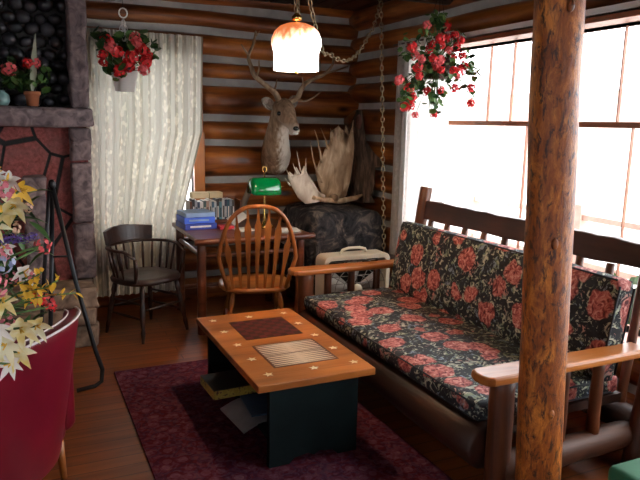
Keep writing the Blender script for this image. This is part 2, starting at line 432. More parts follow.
# windows -------------------------------------------------------------
m_winwood = M_log('reddish_window_wood', 1, (.2, .06, .03), (.36, .13, .06), (.48, .2, .1), .4, False)
def window(name, axis, face, sgn, a0, a1, z0, z1, vbars, rail=None, lower=()):
    root = bpy.data.objects.new(name, None); COL.objects.link(root); root['kind'] = 'structure'; OFF[root.name] = Vector((0, 0, 0))
    def bx(mb, p0, p1, q0, q1, w0, w1, m):
        A = (p0, face+sgn*q0, w0) if axis == 0 else (face+sgn*q0, p0, w0); B = (p1, face+sgn*q1, w1) if axis == 0 else (face+sgn*q1, p1, w1)
        mb.box(tuple(min(A[i], B[i]) for i in range(3)), tuple(max(A[i], B[i]) for i in range(3)), m)
    f = MB(); t = .045
    bx(f, a0-t, a1+t, -.14, .14, z1, z1+t, m_winwood); bx(f, a0-t, a1+t, -.16, .14, z0-t, z0, m_winwood)
    bx(f, a0-t, a0, -.14, .14, z0, z1, m_winwood); bx(f, a1, a1+t, -.14, .14, z0, z1, m_winwood)
    f.build('window_frame', root, bevel=.004)
    if rail:
        g = MB(); bx(g, a0, a1, .06, .1, rail-.017, rail+.017, m_winwood); g.build('meeting_rail', root)
    for a in vbars:
        g = MB(); bx(g, a-.0035, a+.0035, .07, .09, rail or z0, z1, m_winwood); g.build('muntin', root)
    for a in lower:
        g = MB(); bx(g, a-.0025, a+.0025, .07, .09, z0, rail, m_winwood); g.build('muntin', root)
    g = MB(); bx(g, a0, a1, .078, .082, z0, z1, m_glass); g.build('pane', root)
    return root
window('window_1', 1, XW, 1, .75, 4.42, .5, 2.17, (3.74, 3.50, 3.26, 2.93, 2.62, 2.3, 1.9, 1.5), 1.63, (3.33, 2.51, 1.7))
window('unseen_fill_window', 1, XW, 1, -2.3, .1, .5, 2.17, (-1.5, -.7), 1.63)  # unseen window added behind the camera to brighten the post and curtain
window('window_2', 0, YW, 1, .6, 1.42, .62, 2.12, (1.01,), 1.4)
window('window_3', 0, -2.7, -1, -1.9, -.9, .9, 2.1, (-1.4,))  # unseen front window, sized and placed for the fill light
window('window_4', 1, -2.8, -1, -.9, .4, .8, 2.1, (-.25,))  # unseen left window, opening sized and set back for the fill light
b = MB(); b.box((2.86, .6, 2.2), (3.02, 4.5, 2.245), M_flat('lit_gap_white', (.8, .8, .8), .5, var=.03)); struct(b.build('lit_gap_strip'))  # bright lit gap above the window head, put in as white colour
# log posts framing the curtain window (light trim right of the curtain)
b = MB(); b.box((1.38, 5.5, .78), (1.475, 5.53, 1.5), m_oak); struct(b.build('trim_2', bevel=.004))

# outside --------------------------------------------------------------
m_snow = M_flat('pale_outdoor_ground', (.62, .6, .55), .9)
m_rail = M_flat('pinkish_porch_wood', (.5, .33, .27), .7)
b = MB(); b.box((3.3, -12, -.7), (40, 30, -.5), m_snow); o = b.build('ground'); struct(o)
b = MB(); b.box((3.3, -1.5, -.2), (4.9, 8, -.1), m_rail); o = b.build('porch_deck'); struct(o)
r = thing('porch_railing', 'pale pinkish wooden porch railing outside the big window', 'railing', (4.7, 3, -.1))
for z in (.35, .78):
    b = MB(); b.box((4.67, -.5, z), (4.73, 7.5, z+.05), m_rail); b.build('rail', r)
for i in range(6):
    b = MB(); b.box((4.65, -.4+i*1.55, -.1), (4.75, -.3+i*1.55, .92), m_rail); b.build('post', r)
m_side = M_flat('pale_siding', (.6, .42, .36), .8); m_roof = M_flat('pale_roof', (.5, .45, .45), .8)
r = thing('neighbouring_house', 'pale washed-out house across the yard beyond the window', 'house', (16, 14, -.5))
b = MB(); b.box((14, 8, -.5), (20, 20, 2.6), m_side); b.build('wall', r)
b = MB(); b.prism([(13.6, 7.6, 2.6), (20.4, 7.6, 2.6), (17, 7.6, 4.6)], (0, 12.8, 0), m_roof); b.build('roof', r)

# foliage helpers --------------------------------------------------------
def leafdisc(b, c, nrm, r, m, rn, lobes=7, cup=.25):
    u, v = frame(nrm); nrm = nrm.normalized(); vs = [Vector(c)]; a0 = rn.random()*6
    for k in range(lobes*2):
        a = a0+PI*k/lobes; q = r*(1 if k % 2 else .84); vs.append(Vector(c)+u*math.cos(a)*q+v*math.sin(a)*q+nrm*r*cup)
    b.add(vs, [(0, k+1, (k+1) % (lobes*2)+1) for k in range(lobes*2)], m, True)
def leafblade(b, p, d, L, W, m, droop=.3, nrm=None):
    d = d.normalized(); u = d.cross(nrm or Vector((0, 0, 1))); u = u.normalized() if u.length > .05 else Vector((1, 0, 0))
    n_ = u.cross(d); vs = []; K = 6
    for i in range(K+1):
        t = i/K; w_ = W*math.sin(PI*min(.97, max(.04, t))**.8); c = p+d*L*t-Vector((0, 0, 1))*droop*L*t*t
        vs += [c-u*w_+n_*w_*.3, c, c+u*w_+n_*w_*.3]
    fs = []
    for i in range(K):
        for j in range(2): fs.append((i*3+j, i*3+j+1, i*3+j+4, i*3+j+3))
    b.add(vs, fs, m, True)
def floretball(b, c, r, m, rn, n=34):
    for i in range(n):
        z = 1-2*(i+.5)/n; a = i*2.4+rn.random()*.6; s_ = math.sqrt(max(0, 1-z*z))
        d = Vector((s_*math.cos(a), s_*math.sin(a), z)); c2 = Vector(c)+d*r*(.72+.3*rn.random())
        leafdisc(b, c2, (d+Vector((rn.uniform(-.5, .5), rn.uniform(-.5, .5), rn.uniform(-.5, .5)))).normalized(), r*.34, m, rn, 5, .15)
def geranium(root, foliage_pts, blooms, rn, stemc, leafr=.035, nleaf=4, lm=(m_leaf, m_darkleaf), rb=.035):
    b = MB()
    for p in foliage_pts:
        p = Vector(p); b.path([stemc, (Vector(stemc)+p)/2+Vector((0, 0, .03)), p], .0025, m_leaf, 5)
        for k in range(nleaf):
            q = p+Vector((rn.gauss(0, 1), rn.gauss(0, 1), rn.gauss(0, 1)))*leafr*.9
            leafdisc(b, q, Vector((rn.uniform(-.8, .8), rn.uniform(-1, .2), rn.uniform(.1, 1))), leafr*rn.uniform(.6, 1.15), lm[rn.random() < .4], rn)
    b.build('foliage', root, recalc=False)
    for p in blooms:
        b = MB(); p = Vector(p); floretball(b, p, rb*rn.uniform(.75, 1.15), m_redfl if rn.random() < .75 else m_pinkfl, rn)
        b.path([stemc, p], .002, m_leaf, 4); b.build('bloom', root, recalc=False)

# shrub outside under the window
rn = random.Random(2); m_shrub = M_noise('shrub_leaf', [(.3, (.02, .06, .012)), (.7, (.07, .12, .03))], (20, 20, 20), 1, .6)  # plain dark green leaf tones for the shrub
r = thing('flowering_shrub', 'green shrub with coral flowers outside behind the couch end', 'shrub', (3.6, 2.45, -.1))
b = MB()
for i in range(900):
    d = Vector((rn.gauss(0, 1), rn.gauss(0, 1), rn.gauss(0, 1))).normalized()*rn.random()**.4
    c = Vector((3.62, 2.6, .3))+Vector((d.x*.28, d.y*.75, d.z*.4)); leafdisc(b, c, Vector((-.6, rn.uniform(-1, 1), rn.uniform(0, 1))), .04, m_shrub, rn, 4)
b.build('foliage', r, recalc=False)
b = MB(); b.path([(3.62, 2.6, -.1), (3.62, 2.6, .4)], .02, m_dark, 6); b.build('stem', r)
for i in range(7):
    b = MB(); floretball(b, (3.38, 2.2+rn.random()*.7, .3+rn.random()*.35), .03, m_pinkfl, rn, 12); b.build('bloom', r, recalc=False)

# ================================================================ rug
b = MB(); b.box((.48, .9, .001), (1.72, 4.05, .012), m_rug)
o = tag(b.build('area_rug', loc=(1.1, 2.5, 0)), 'worn burgundy oriental rug under the coffee table', 'rug')

# ================================================================ fireplace
r = thing('fireplace', 'red flagstone fireplace with grey stone mantel in the left corner', 'fireplace', (-.5, 5.2, 0))
b = MB(); b.box((-1.7, 5.03, .0), (.47, 5.5, 1.53), m_red); b.build('flagstone_face', r)
b = MB(); b.box((-1.7, 5.16, 1.67), (.47, 5.5, ZC-.013), m_blackp)
rn = random.Random(4); row = 0; z = 1.72
while z < ZC-.03:
    x = -1.66+(.05 if row % 2 else 0)
    while x < .37:
        a_ = rn.uniform(.042, .06); b.ball((x+rn.uniform(-.012, .012), 5.14, z+rn.uniform(-.012, .012)), (a_, .045, a_*rn.uniform(.7, .95)), m_pebble, 10, 6, RY(rn.uniform(-.6, .6)))
        x += .1
    z += .082; row += 1
b.build('pebble_chimney', r)
def rough(b, lo, hi, m, amp=.012, cuts=5, seed=0):
    bm = bmesh.new(); bmesh.ops.create_cube(bm, size=1)
    for q in bm.verts: q.co = Vector([(lo[i]+hi[i])/2+q.co[i]*(hi[i]-lo[i]) for i in range(3)])
    bmesh.ops.bevel(bm, geom=bm.edges[:], offset=.012, segments=1, affect='EDGES')
    bmesh.ops.subdivide_edges(bm, edges=bm.edges[:], cuts=cuts, use_grid_fill=True)
    for q in bm.verts:
        p = q.co*9+Vector((seed*7.3, 0, 0)); q.co += Vector((noise.noise(p), noise.noise(p+Vector((9, 0, 0))), noise.noise(p+Vector((0, 9, 0)))))*amp
    b.frombm(bm, m, True)
b = MB(); rough(b, (-1.7, 4.84, 1.54), (.5, 5.36, 1.665), m_stone, .018, 9, 1); pl(b.build('mantel', r), 'rough grey stone mantel shelf')
for i, (z0, z1) in enumerate(((.42, .83), (.84, 1.28), (1.295, 1.53))):
    b = MB(); rough(b, (.345, 4.95, z0), (.488, 5.2, z1), m_stone, .012, 4, i+3); b.build('side_stone', r)
b = MB(); rough(b, (.365, 4.97, 1.67), (.49, 5.25, ZC-.015), m_stone, .016, 7, 8); b.build('upper_side_stone', r)
b = MB(); rough(b, (.02, 4.9, .4), (.17, 5.05, 1.19), m_stone, .014, 6, 12); b.build('upright_stone', r)
for i, (z0, z1, x0) in enumerate(((0, .15, -1.6), (.15, .28, -1.63), (.28, .41, -1.66))):
    b = MB(); rough(b, (x0, 4.62+.02*i, z0), (.46-.02*(i % 2), 5.1, z1), m_tanstone, .02, 7, 20+i); b.build('hearth_stone', r)

# potted geranium on the mantel
c = Vector((.115, 4.95, 1.675))
r = thing('potted_geranium', 'small red geranium in a terracotta pot on the stone mantel', 'potted plant', c)
b = MB(); b.lathe([(0, 0), (.036, 0), (.048, .075), (.054, .075), (.054, .1), (.045, .1), (.043, .085), (0, .085)], m_terra, c); b.build('pot', r)
rn = random.Random(12)
geranium(r, [c+Vector((rn.uniform(-.14, .08), rn.uniform(-.06, .06), .12+rn.uniform(0, .12))) for i in range(22)],
         [c+Vector((-.135, -.03, .24)), c+Vector((-.02, -.04, .285)), c+Vector((.03, -.02, .29)), c+Vector((.015, .03, .27))], rn, c+Vector((0, 0, .09)), .035, 4, rb=.045)
b = MB(); leafblade(b, c+Vector((0, -.04, .08)), Vector((.1, 0, 1)), .4, .022, m_ltleaf, -.02, Vector((0, -1, 0))); pl(b.build('tall_leaf', r, recalc=False), 'tall pale spiky leaf')
# teal jar at far left of the mantel
c = Vector((-.085, 4.95, 1.675))
b = MB(); b.lathe([(0, 0), (.045, 0), (.062, .03), (.055, .07), (.03, .09), (.036, .1), (.028, .1), (0, .06)], M_flat('pale_teal_glaze', (.2, .34, .33), .3), c)
tag(b.build('ceramic_jar', loc=c), 'pale teal ceramic jar left of the geranium on the mantel', 'jar')

# iron stand
r = thing('iron_stand', 'tall black iron folding easel stand in front of the fireplace', 'stand', (.2, 4.0, 0))
ap = Vector((.17, 4.0, 1.22))
def flatbar(b, pts, w_=.016, t_=.5): b.path(pts, w_, m_iron, 8, flat=t_)
b = MB(); flatbar(b, [ap, (.27, 3.95, .65), (.36, 3.9, .22), (.395, 3.89, .1), (.385, 3.875, .03), (.345, 3.86, .012), (.24, 3.83, .012)], .013); b.build('leg', r)
b = MB(); flatbar(b, [ap+Vector((.004, .02, 0)), (.135, 3.97, .6), (.09, 3.87, .012)], .013); b.build('leg', r)
b = MB(); flatbar(b, [ap+Vector((-.01, .03, 0)), (.1, 4.15, .6), (.05, 4.3, .012)], .012); b.build('leg', r)
b = MB(); b.ball(ap, (.022, .02, .03), m_iron); b.build('top_joint', r)
b = MB(); b.path([(.155, 3.975, .8), (.245, 3.963, .8)], .006, m_iron, 6); b.build('cross_bar', r)

# ================================================================ curtains
def curtain(name, P, nu, nv, folds, amp, m, seed):
    """P(u,v)->(point, normal); u across, v down"""
    b = MB(); vs = []; uv = []
    for j in range(nv+1):
        for i in range(nu+1):
            u, v = i/nu, j/nv; p, n_, wd = P(u, v)
            ph = u*folds*2*PI+.8*noise.noise(Vector((u*9, v*.7, seed)))
            a = amp*(.55+.45*noise.noise(Vector((u*6, v*1.2, seed+5))))*(math.sin(ph)+.35*math.sin(2.3*ph+1))
            a += .004*math.sin(u*folds*6*PI)*(1 if v < .06 else .2)
            vs.append(p+n_*a); uv.append((u*wd, v*2.1))
    fs = [(j*(nu+1)+i, j*(nu+1)+i+1, (j+1)*(nu+1)+i+1, (j+1)*(nu+1)+i) for j in range(nv) for i in range(nu)]
    b.add(vs, fs, m, True); b.uv = uv; return b
def Pback(u, v):
    z = 2.29-v*2.15
    xr = 1.45-.02*(2.29-z) if z > 1.5 else 1.434-(1.5-z)*.26 if z > .8 else 1.252-(.8-z)*.05
    return Vector((.505+(xr-.505)*u, 5.435, z)), Vector((0, -1, 0)), 1.6
r = thing('lace_curtain', 'cream lace curtain over the back wall window behind the dark chair', 'curtain', (1.0, 5.435, .13))
OFF['lace_curtain'] = Vector((1.0, 5.435, .13))
curtain('c', Pback, 260, 60, 13, .026, m_lace, 1).build('curtain_panel', r, recalc=False)
b = MB(); b.path([(.505, 5.49, 2.262), (1.455, 5.49, 2.262)], .007, m_dark, 8); b.build('curtain_rod', r)
def Pright(u, v):
    z = 2.27-v*1.75
    return Vector((2.84, 4.6+.0*v-u*(.72 if z > 1.3 else .72), z)), Vector((-1, 0, 0)), 1.2
r = thing('sheer_curtain', 'white sheer curtain at the corner end of the bright window', 'curtain', (2.84, 4.3, .5))
curtain('c', Pright, 160, 40, 8, .022, m_sheer, 4).build('curtain_panel', r, recalc=False)
b = MB(); b.path([(2.84, 4.68, 2.245), (2.84, 3.8, 2.245)], .007, m_dark, 8); b.build('curtain_rod', r)

# ================================================================ hanging baskets
def chainlinks(b, pts, L, wd, th, m, rn=None):
    pts = [Vector(p) for p in pts]; seg = [0]
    for i in range(1, len(pts)): seg.append(seg[-1]+(pts[i]-pts[i-1]).length)
    def q(s_):
        for i in range(1, len(pts)):
            if s_ <= seg[i] or i == len(pts)-1:
                t = (s_-seg[i-1])/max(1e-6, seg[i]-seg[i-1]); return pts[i-1].lerp(pts[i], t), (pts[i]-pts[i-1]).normalized()
    n = int(seg[-1]/(L*.8))
    for k in range(n):
        c, d = q((k+.5)*seg[-1]/n); u, v = frame(d); a = k*PI/2+.5
        w_ = u*math.cos(a)+v*math.sin(a); ring = []
        for j in range(10):
            t = 2*PI*j/10; ring.append(c+d*math.cos(t)*L/2+w_*math.sin(t)*wd/2)
        b.path(ring, th, m, 5, closed=True)
# left basket
c = Vector((.775, 5.2, 1.81))
r = thing('hanging_basket', 'white pot of red geraniums hanging before the lace curtain', 'hanging basket', c)
b = MB(); b.lathe([(0, 0), (.072, 0), (.1, .155), (.108, .155), (.108, .172), (.094, .172), (.09, .15), (0, .14)], m_white, c, 28); b.build('pot', r)
rg = at(123, 13, 5.2)
b = MB()
for k in range(3):
    a = k*2.094+.4; chainlinks(b, [c+Vector((.1*math.cos(a), .1*math.sin(a), .165)), rg-Vector((0, 0, .05))], .05, .03, .0045, m_white)
pl(b.build('hanger_chain', r), 'white chain hanger')
b = MB(); ring = [rg+Vector((.03*math.sin(t*PI/8), 0, .035*math.cos(t*PI/8))) for t in range(16)]; b.path(ring, .006, m_white, 6, closed=True)
b.path([rg+Vector((0, 0, .03)), (rg.x, rg.y, ZC-.01)], .0025, m_iron, 5); b.build('hook', r)
rn = random.Random(21)
geranium(r, [c+Vector((rn.uniform(-.19, .2), rn.uniform(-.15, .1), .17+rn.uniform(-.05, .24))) for i in range(30)],
         [at(x, y, 5.04+rn.uniform(-.06, .04)) for x, y in ((107, 42), (103, 55), (104, 62), (117, 52), (132, 57), (137, 42), (142, 50), (146, 62), (144, 70), (120, 71), (128, 66), (135, 38), (148, 56), (111, 47))], rn, c+Vector((0, 0, .15)), .04, 4, rb=.045)
# right basket
c = Vector((2.64, 3.78, 1.92))
r = thing('hanging_basket', 'large trailing basket of red geraniums hanging by the bright window', 'hanging basket', c)
b = MB(); b.lathe([(0, 0), (.08, 0), (.125, .12), (.13, .12), (.13, .135), (.115, .135), (.11, .11), (0, .1)], m_dark, c, 24); b.build('pot', r)
b = MB()
for k in range(3):
    a = k*2.094; b.path([c+Vector((.12*math.cos(a), .12*math.sin(a), .13)), c+Vector((0, 0, .6)), (c.x, c.y, ZC-.01)], .002, m_iron, 4)
b.build('hanger_wire', r)
rn = random.Random(5)
fp = []
for (x, y, s_, n) in ((437, 45, 20, 26), (412, 55, 12, 12), (425, 75, 14, 16), (410, 85, 8, 10), (408, 98, 6, 8), (434, 92, 5, 5), (432, 104, 5, 6), (455, 60, 12, 10), (472, 72, 4, 6), (470, 92, 4, 3), (436, 26, 12, 10), (444, 80, 8, 6)):
    for i in range(n): fp.append(at(x+rn.gauss(0, s_*.5), y+rn.gauss(0, s_*.45), 3.68+rn.uniform(-.12, .14)))
bl = [at(x, y, 3.6+rn.uniform(-.06, .1)) for x, y in ((427, 25), (446, 26), (440, 38), (447, 38), (434, 45), (442, 45), (455, 35), (461, 40), (412, 47), (415, 55), (422, 59), (433, 58), (436, 66), (429, 49), (452, 58), (462, 55), (441, 70), (454, 70), (462, 68), (458, 74), (464, 66), (418, 68), (419, 76), (427, 91), (399, 80), (409, 88), (412, 97), (405, 107), (411, 105), (415, 115), (441, 90), (434, 114), (471, 88), (471, 103), (454, 88), (449, 50), (440, 60), (457, 47))]
geranium(r, fp, bl, rn, c+Vector((0, 0, .1)), .026, 3, rb=.031)

# ================================================================ pendant lamp
c = Vector((1.52, 3.6, 0)); top = 2.185
r = thing('pendant_lamp', 'lit white glass pendant lamp with orange top on a chain', 'lamp', (1.52, 3.6, 1.9))
def M_shade():
    m, t, b_ = newmat('orange_topped_glass_shade')
    tc = N(t, 'ShaderNodeTexCoord'); sx = N(t, 'ShaderNodeSeparateXYZ'); t.links.new(tc.outputs['Object'], sx.inputs[0])
    n = noisetex(t, coords(t, (26, 26, 7)), 1, 4, .5)
    h = math_(t, 'ADD', math_(t, 'MULTIPLY', sx.outputs[2], 1/.285), math_(t, 'MULTIPLY', math_(t, 'SUBTRACT', n, .5), .55))
    lft = math_(t, 'MULTIPLY', sx.outputs[0], -1.1)
    h2 = math_(t, 'ADD', h, lft)
    c_ = ramp(t, h2, [(.56, (1, .95, .88)), (.76, (1, .48, .25)), (.92, (.95, .24, .07))])
    s_ = ramp(t, h2, [(.56, (1, 1, 1)), (.85, (.24, .24, .24))])
    em = N(t, 'ShaderNodeEmission'); t.links.new(c_, em.inputs[0]); st = math_(t, 'MULTIPLY', s_, 3.2); t.links.new(st, em.inputs[1])
    t.links.new(c_, b_.inputs['Base Color']); b_.inputs['Roughness'].default_value = .15
    ad = N(t, 'ShaderNodeAddShader'); t.links.new(em.outputs[0], ad.inputs[0]); t.links.new(b_.outputs[0], ad.inputs[1])
    t.links.new(ad.outputs[0], t.nodes['Material Output'].inputs[0]); return m
m_shade = M_shade()
prof = [(.02, .285), (.06, .28), (.1, .262), (.13, .232), (.146, .19), (.148, .155), (.14, .125), (.133, .105), (.133, .04), (.134, 0), (.126, 0), (.126, .1), (.138, .16), (.12, .225), (.06, .268), (.02, .275)]
b = MB(); b.lathe([(q, z*.95) for q, z in prof], m_shade, (1.52, 3.6, 1.905), 36); b.build('lamp_shade', r)
b = MB(); b.lathe([(0, -.018), (.012, -.012), (.008, 0), (.008, .27), (0, .27)], m_brass, (1.52, 3.6, 1.9)); b.lathe([(0, 0), (.03, 0), (.03, .02), (.012, .04), (0, .04)], m_brass, (1.52, 3.6, 2.19)); b.build('lamp_fitting', r)
b = MB(); chainlinks(b, [(1.515, 3.6, 2.23), (1.49, 3.6, 2.65)], .05, .024, .0035, m_chain); chainlinks(b, [(1.53, 3.6, 2.22), (1.5, 3.62, 2.65)], .05, .024, .0035, m_chain); b.build('support_chain', r)
pt = bpy.data.lights.new('bulb_light', 'POINT'); pt.energy = 32; pt.color = (1, .72, .45); pt.shadow_soft_size = .05
po = bpy.data.objects.new('bulb_light', pt); COL.objects.link(po); po.location = (1.52, 3.6, 1.96)
# swag chain
b = MB(); A = Vector((1.52, 3.63, 2.64)); pts = []
ctrl = [A, at(320, 44, 3.9), at(330, 54, 4.0), at(344, 61, 4.1), at(357, 54, 4.25), at(370, 33, 4.4), at(377, 16, 4.5), Vector((2.66, 4.6, 2.65))]
for i in range(len(ctrl)-1):
    p0, p1, p2, p3 = ctrl[max(i-1, 0)], ctrl[i], ctrl[i+1], ctrl[min(i+2, len(ctrl)-1)]
    for k in range(6):
        t = k/6; pts.append(.5*((2*p1)+(p2-p0)*t+(2*p0-5*p1+4*p2-p3)*t*t+(3*p1-p0-3*p2+p3)*t**3))
pts.append(ctrl[-1]); chainlinks(b, pts, .05, .028, .0038, m_chain)
tag(b.build('swag_chain', loc=A), 'brass chain swagging from the pendant lamp to the corner hook', 'chain')
b = MB(); chainlinks(b, [at(381, -4, 4.6), at(384, 262, 4.6)], .05, .028, .0038, m_chain)
tag(b.build('hanging_chain', loc=at(384, 262, 4.6)), 'brass chain hanging straight down in the dark corner', 'chain')

# ================================================================ desk and what stands on it
r = thing('writing_desk', 'reddish brown wooden desk against the log wall', 'desk', (1.62, 5.0, 0))
b = MB(); b.box((1.15, 4.52, .715), (2.06, 5.38, .75), m_mahog); b.build('desk_top', r, bevel=.008)
b = MB(); b.log((1.13, 4.525, .728), (2.09, 4.525, .728), .024, .024, m_mahog, 10, seed=2); b.build('front_edge', r)
for (x, y) in ((1.2, 4.6), (2.0, 4.6), (1.2, 5.3), (2.0, 5.3)):
    b = MB(); b.log((x, y, 0), (x, y, .715), .036, .034, m_mahog, 10, seed=int(x*10+y*7)); b.build('leg', r)
for (p, q) in (((1.2, 4.6, .61), (2.0, 4.6, .61)), ((1.2, 5.3, .61), (2.0, 5.3, .61)), ((1.2, 4.6, .61), (1.2, 5.3, .61)), ((2.0, 4.6, .61), (2.0, 5.3, .61)), ((1.2, 5.3, .2), (2.0, 5.3, .2))):
    b = MB(); b.log(p, q, .018, .018, m_mahog, 8, seed=3); b.build('rail', r)
ZD = .751
r = thing('book_rack', 'brown wooden rack holding a row of books on the desk', 'book rack', (1.5, 5.3, ZD))
b = MB(); b.box((1.27, 5.22, ZD), (1.72, 5.38, ZD+.03), m_mahog); b.build('rack_base', r, bevel=.003)
for x in (1.27, 1.70):
    b = MB(); b.box((x, 5.22, ZD+.03), (x+.018, 5.38, ZD+.19), m_mahog); b.build('rack_end', r, bevel=.003)
ndk = lambda n_, c_: M_flat(n_, c_, .5)
bc = [((.03, .03, .035), 'black'), ((.33, .34, .38), 'grey'), ((.04, .06, .12), 'navy'), ((.6, .6, .58), 'white'), ((.05, .09, .09), 'dark green'), ((.45, .3, .24), 'tan'), ((.55, .52, .48), 'pale grey'), ((.05, .12, .2), 'blue'), ((.55, .6, .65), 'pale blue'), ((.02, .02, .03), 'black'), ((.10, .25, .3), 'teal'), ((.5, .5, .5), 'silver'), ((.03, .04, .08), 'dark navy'), ((.03, .1, .14), 'petrol'), ((.25, .3, .36), 'slate'), ((.06, .05, .05), 'charcoal')]
pos = ['first from the curtain end', 'second from the curtain end', 'third from the curtain end', 'fourth from the curtain end', 'fifth from the curtain end', 'sixth from the curtain end', 'seventh from the curtain end', 'eighth from the curtain end', 'eighth from the lamp end', 'seventh from the lamp end', 'sixth from the lamp end', 'fifth from the lamp end', 'fourth from the lamp end', 'third from the lamp end', 'second from the lamp end', 'first from the lamp end']
rn = random.Random(8); x = 1.291
for i, (cc, nm) in enumerate(bc):
    wd = .0245+rn.uniform(-.004, .004) if i < 15 else .02; h = .165+rn.uniform(-.02, .012); wd = min(wd, 1.697-x)
    m_ = ndk('book_cover_'+nm.replace(' ', '_'), cc)
    r2 = thing('paperback_book', 'upright %s book on the desk rack, %s' % (nm, pos[i]), 'book', (x, 5.3, ZD+.03), 'books in the desk rack')
    b = MB(); b.box((x, 5.225, ZD+.031), (x+wd-.001, 5.35, ZD+.031+h), m_); b.build('cover', r2, bevel=.002)
    b = MB(); b.box((x+.003, 5.24, ZD+.034), (x+wd-.004, 5.352, ZD+.0315+h), m_paper); b.build('pages', r2)
    b = MB(); tc_ = m_paper if sum(cc) < .6 else m_blackp; b.box((x+wd*.3, 5.2235, ZD+.05), (x+wd*.7, 5.2255, ZD+.05+h*.55), tc_); b.build('spine_title', r2)
    x += wd
def flatbox(name, label, cat, lo, hi, m, band=None, ang=0, grp=None):
    cx = ((lo[0]+hi[0])/2, (lo[1]+hi[1])/2, lo[2]); R_ = RZ(ang)
    r2 = thing(name, label, cat, cx, grp); b = MB(); b.box(lo, hi, m, R_); b.build('box_lid' if 'box' in name else 'cover', r2, bevel=.003)
    if band:
        b = MB(); h = hi[2]-lo[2]; cc = Vector(((lo[0]+hi[0])/2, (lo[1]+hi[1])/2, (lo[2]+hi[2])/2))
        b.box((lo[0]+.04, lo[1]-.0015, lo[2]+h*.38), (hi[0]-.05, lo[1]+.001, lo[2]+h*.68), band, R_, cc); b.build('lettering_strip', r2)
    return r2
m_blue = ndk('royal_blue_card', (.05, .15, .75)); m_navy = ndk('navy_card', (.03, .06, .38)); m_lblue = ndk('dusty_blue_card', (.24, .38, .62)); m_redc = ndk('red_card', (.6, .03, .05))
g = 'boxed games stacked on the desk'
flatbox('game_box', 'navy blue boxed game with white lettering, bottom of the desk stack', 'box', (1.15, 4.93, ZD), (1.41, 5.2, ZD+.048), m_navy, m_paper, .06, g)
flatbox('game_box', 'bright royal blue boxed game in the middle of the desk stack', 'box', (1.15, 4.94, ZD+.049), (1.40, 5.19, ZD+.097), m_blue, m_lblue, .03, g)
flatbox('game_box', 'dusty light blue boxed game on top of the desk stack', 'box', (1.16, 4.95, ZD+.098), (1.40, 5.19, ZD+.132), m_lblue, None, .08, g)
flatbox('card_box', 'small red card box beside the blue boxes on the desk', 'box', (1.425, 4.87, ZD), (1.54, 4.97, ZD+.028), m_redc, m_paper, .0)
flatbox('white_carton', 'long cream carton lying on the books at the curtain end', 'box', (1.29, 5.22, ZD+.215), (1.43, 5.33, ZD+.262), m_parch, None, 0)
flatbox('white_carton', 'short cream carton lying on the books nearer the green lamp', 'box', (1.435, 5.22, ZD+.215), (1.55, 5.33, ZD+.262), m_parch, None, 0)
r2 = thing('paper_sheet', 'open white papers leaning on the desk beside the red box', 'paper', (1.66, 4.95, ZD))
b = MB(); b.box((1.55, 4.96, ZD+.065), (1.69, 5.12, ZD+.071), m_paper, RY(-.5) @ RX(.25)); b.build('upper_sheet', r2)
b = MB(); b.box((1.53, 4.74, ZD+.001), (1.68, 4.92, ZD+.006), m_paper, RZ(.2)); b.build('lower_sheet', r2)
b = MB(); b.box((1.84, 4.6, ZD+.001), (2.02, 4.78, ZD+.008), m_paper, RZ(-.2)); tag(b.build('writing_pad', loc=(1.93, 4.7, ZD)), 'white writing pad on the desk right of the lamp base', 'notepad')
# leaning grey plank behind the desk
b = MB(); p0 = at(238, 217, 5.4); p1 = at(250, 188, 5.45); b.path([p0, p1], .035, M_flat('weathered_grey_wood', (.2, .16, .13), .8), 6, flat=.4)
tag(b.build('leaning_board', loc=p0), 'weathered grey board leaning on the wall beside the book rack', 'board')
# bankers lamp
lx, ly = 1.805, 4.9
r = thing('desk_lamp', 'brass desk lamp with a green glass shade', 'lamp', (lx, ly, ZD))
b = MB(); b.lathe([(0, 0), (.075, 0), (.078, .012), (.05, .022), (.02, .032), (.012, .06), (0, .06)], m_brass, (lx, ly, ZD), 24); b.build('lamp_base', r)
b = MB(); b.lathe([(.009, .05), (.014, .08), (.008, .1), (.007, .3), (.013, .32), (.006, .34), (.006, .46), (0, .46)], m_brass, (lx, ly, ZD)); ring = [(lx+.018*math.sin(t*PI/6), ly, ZD+.475+.022*math.cos(t*PI/6)) for t in range(12)]; b.path(ring, .005, m_brass, 6, closed=True); b.build('lamp_stem', r)
b = MB(); prof = []
for k in range(13):                                   # half-round trough shade along x
    a = -.25+k*(PI+.5)/12; prof.append((math.cos(a), math.sin(a)))
vs = []; ww = .13
for (xx, s_) in ((-ww, .6), (-ww+.012, .93), (-ww+.035, 1), (ww-.035, 1), (ww-.012, .93), (ww, .6)):
    for (q, zz) in prof: vs.append((lx+xx, ly+q*.085*s_, ZD+.305+(zz*.105*s_ if zz > 0 else zz*.13*s_)))
fs = [(i*13+k, i*13+k+1, (i+1)*13+k+1, (i+1)*13+k) for i in range(5) for k in range(12)]
vs2 = [Vector(v) for v in vs]
b.add(vs2, fs+[tuple(range(13)), tuple(65+k for k in range(13))[::-1]], m_green, True); b.path([(lx+ww-.01, ly, ZD+.33), (lx+ww+.03, ly, ZD+.335)], .005, m_brass, 6)
o = b.build('lamp_shade', r); pl(o, 'green glass shade'); so = o.modifiers.new('thick', 'SOLIDIFY'); so.thickness = .004

# ================================================================ captain's chair
def obj_local(b, name, parent): return b.build(name, parent)
fx, fy = .5, -.866
ang = math.atan2(fy, fx)-math.atan2(-1, 0)
r = thing('captains_chair', 'dark low-backed wooden armchair standing before the lace curtain', 'chair', (.83, 4.83, 0), rotz=ang)
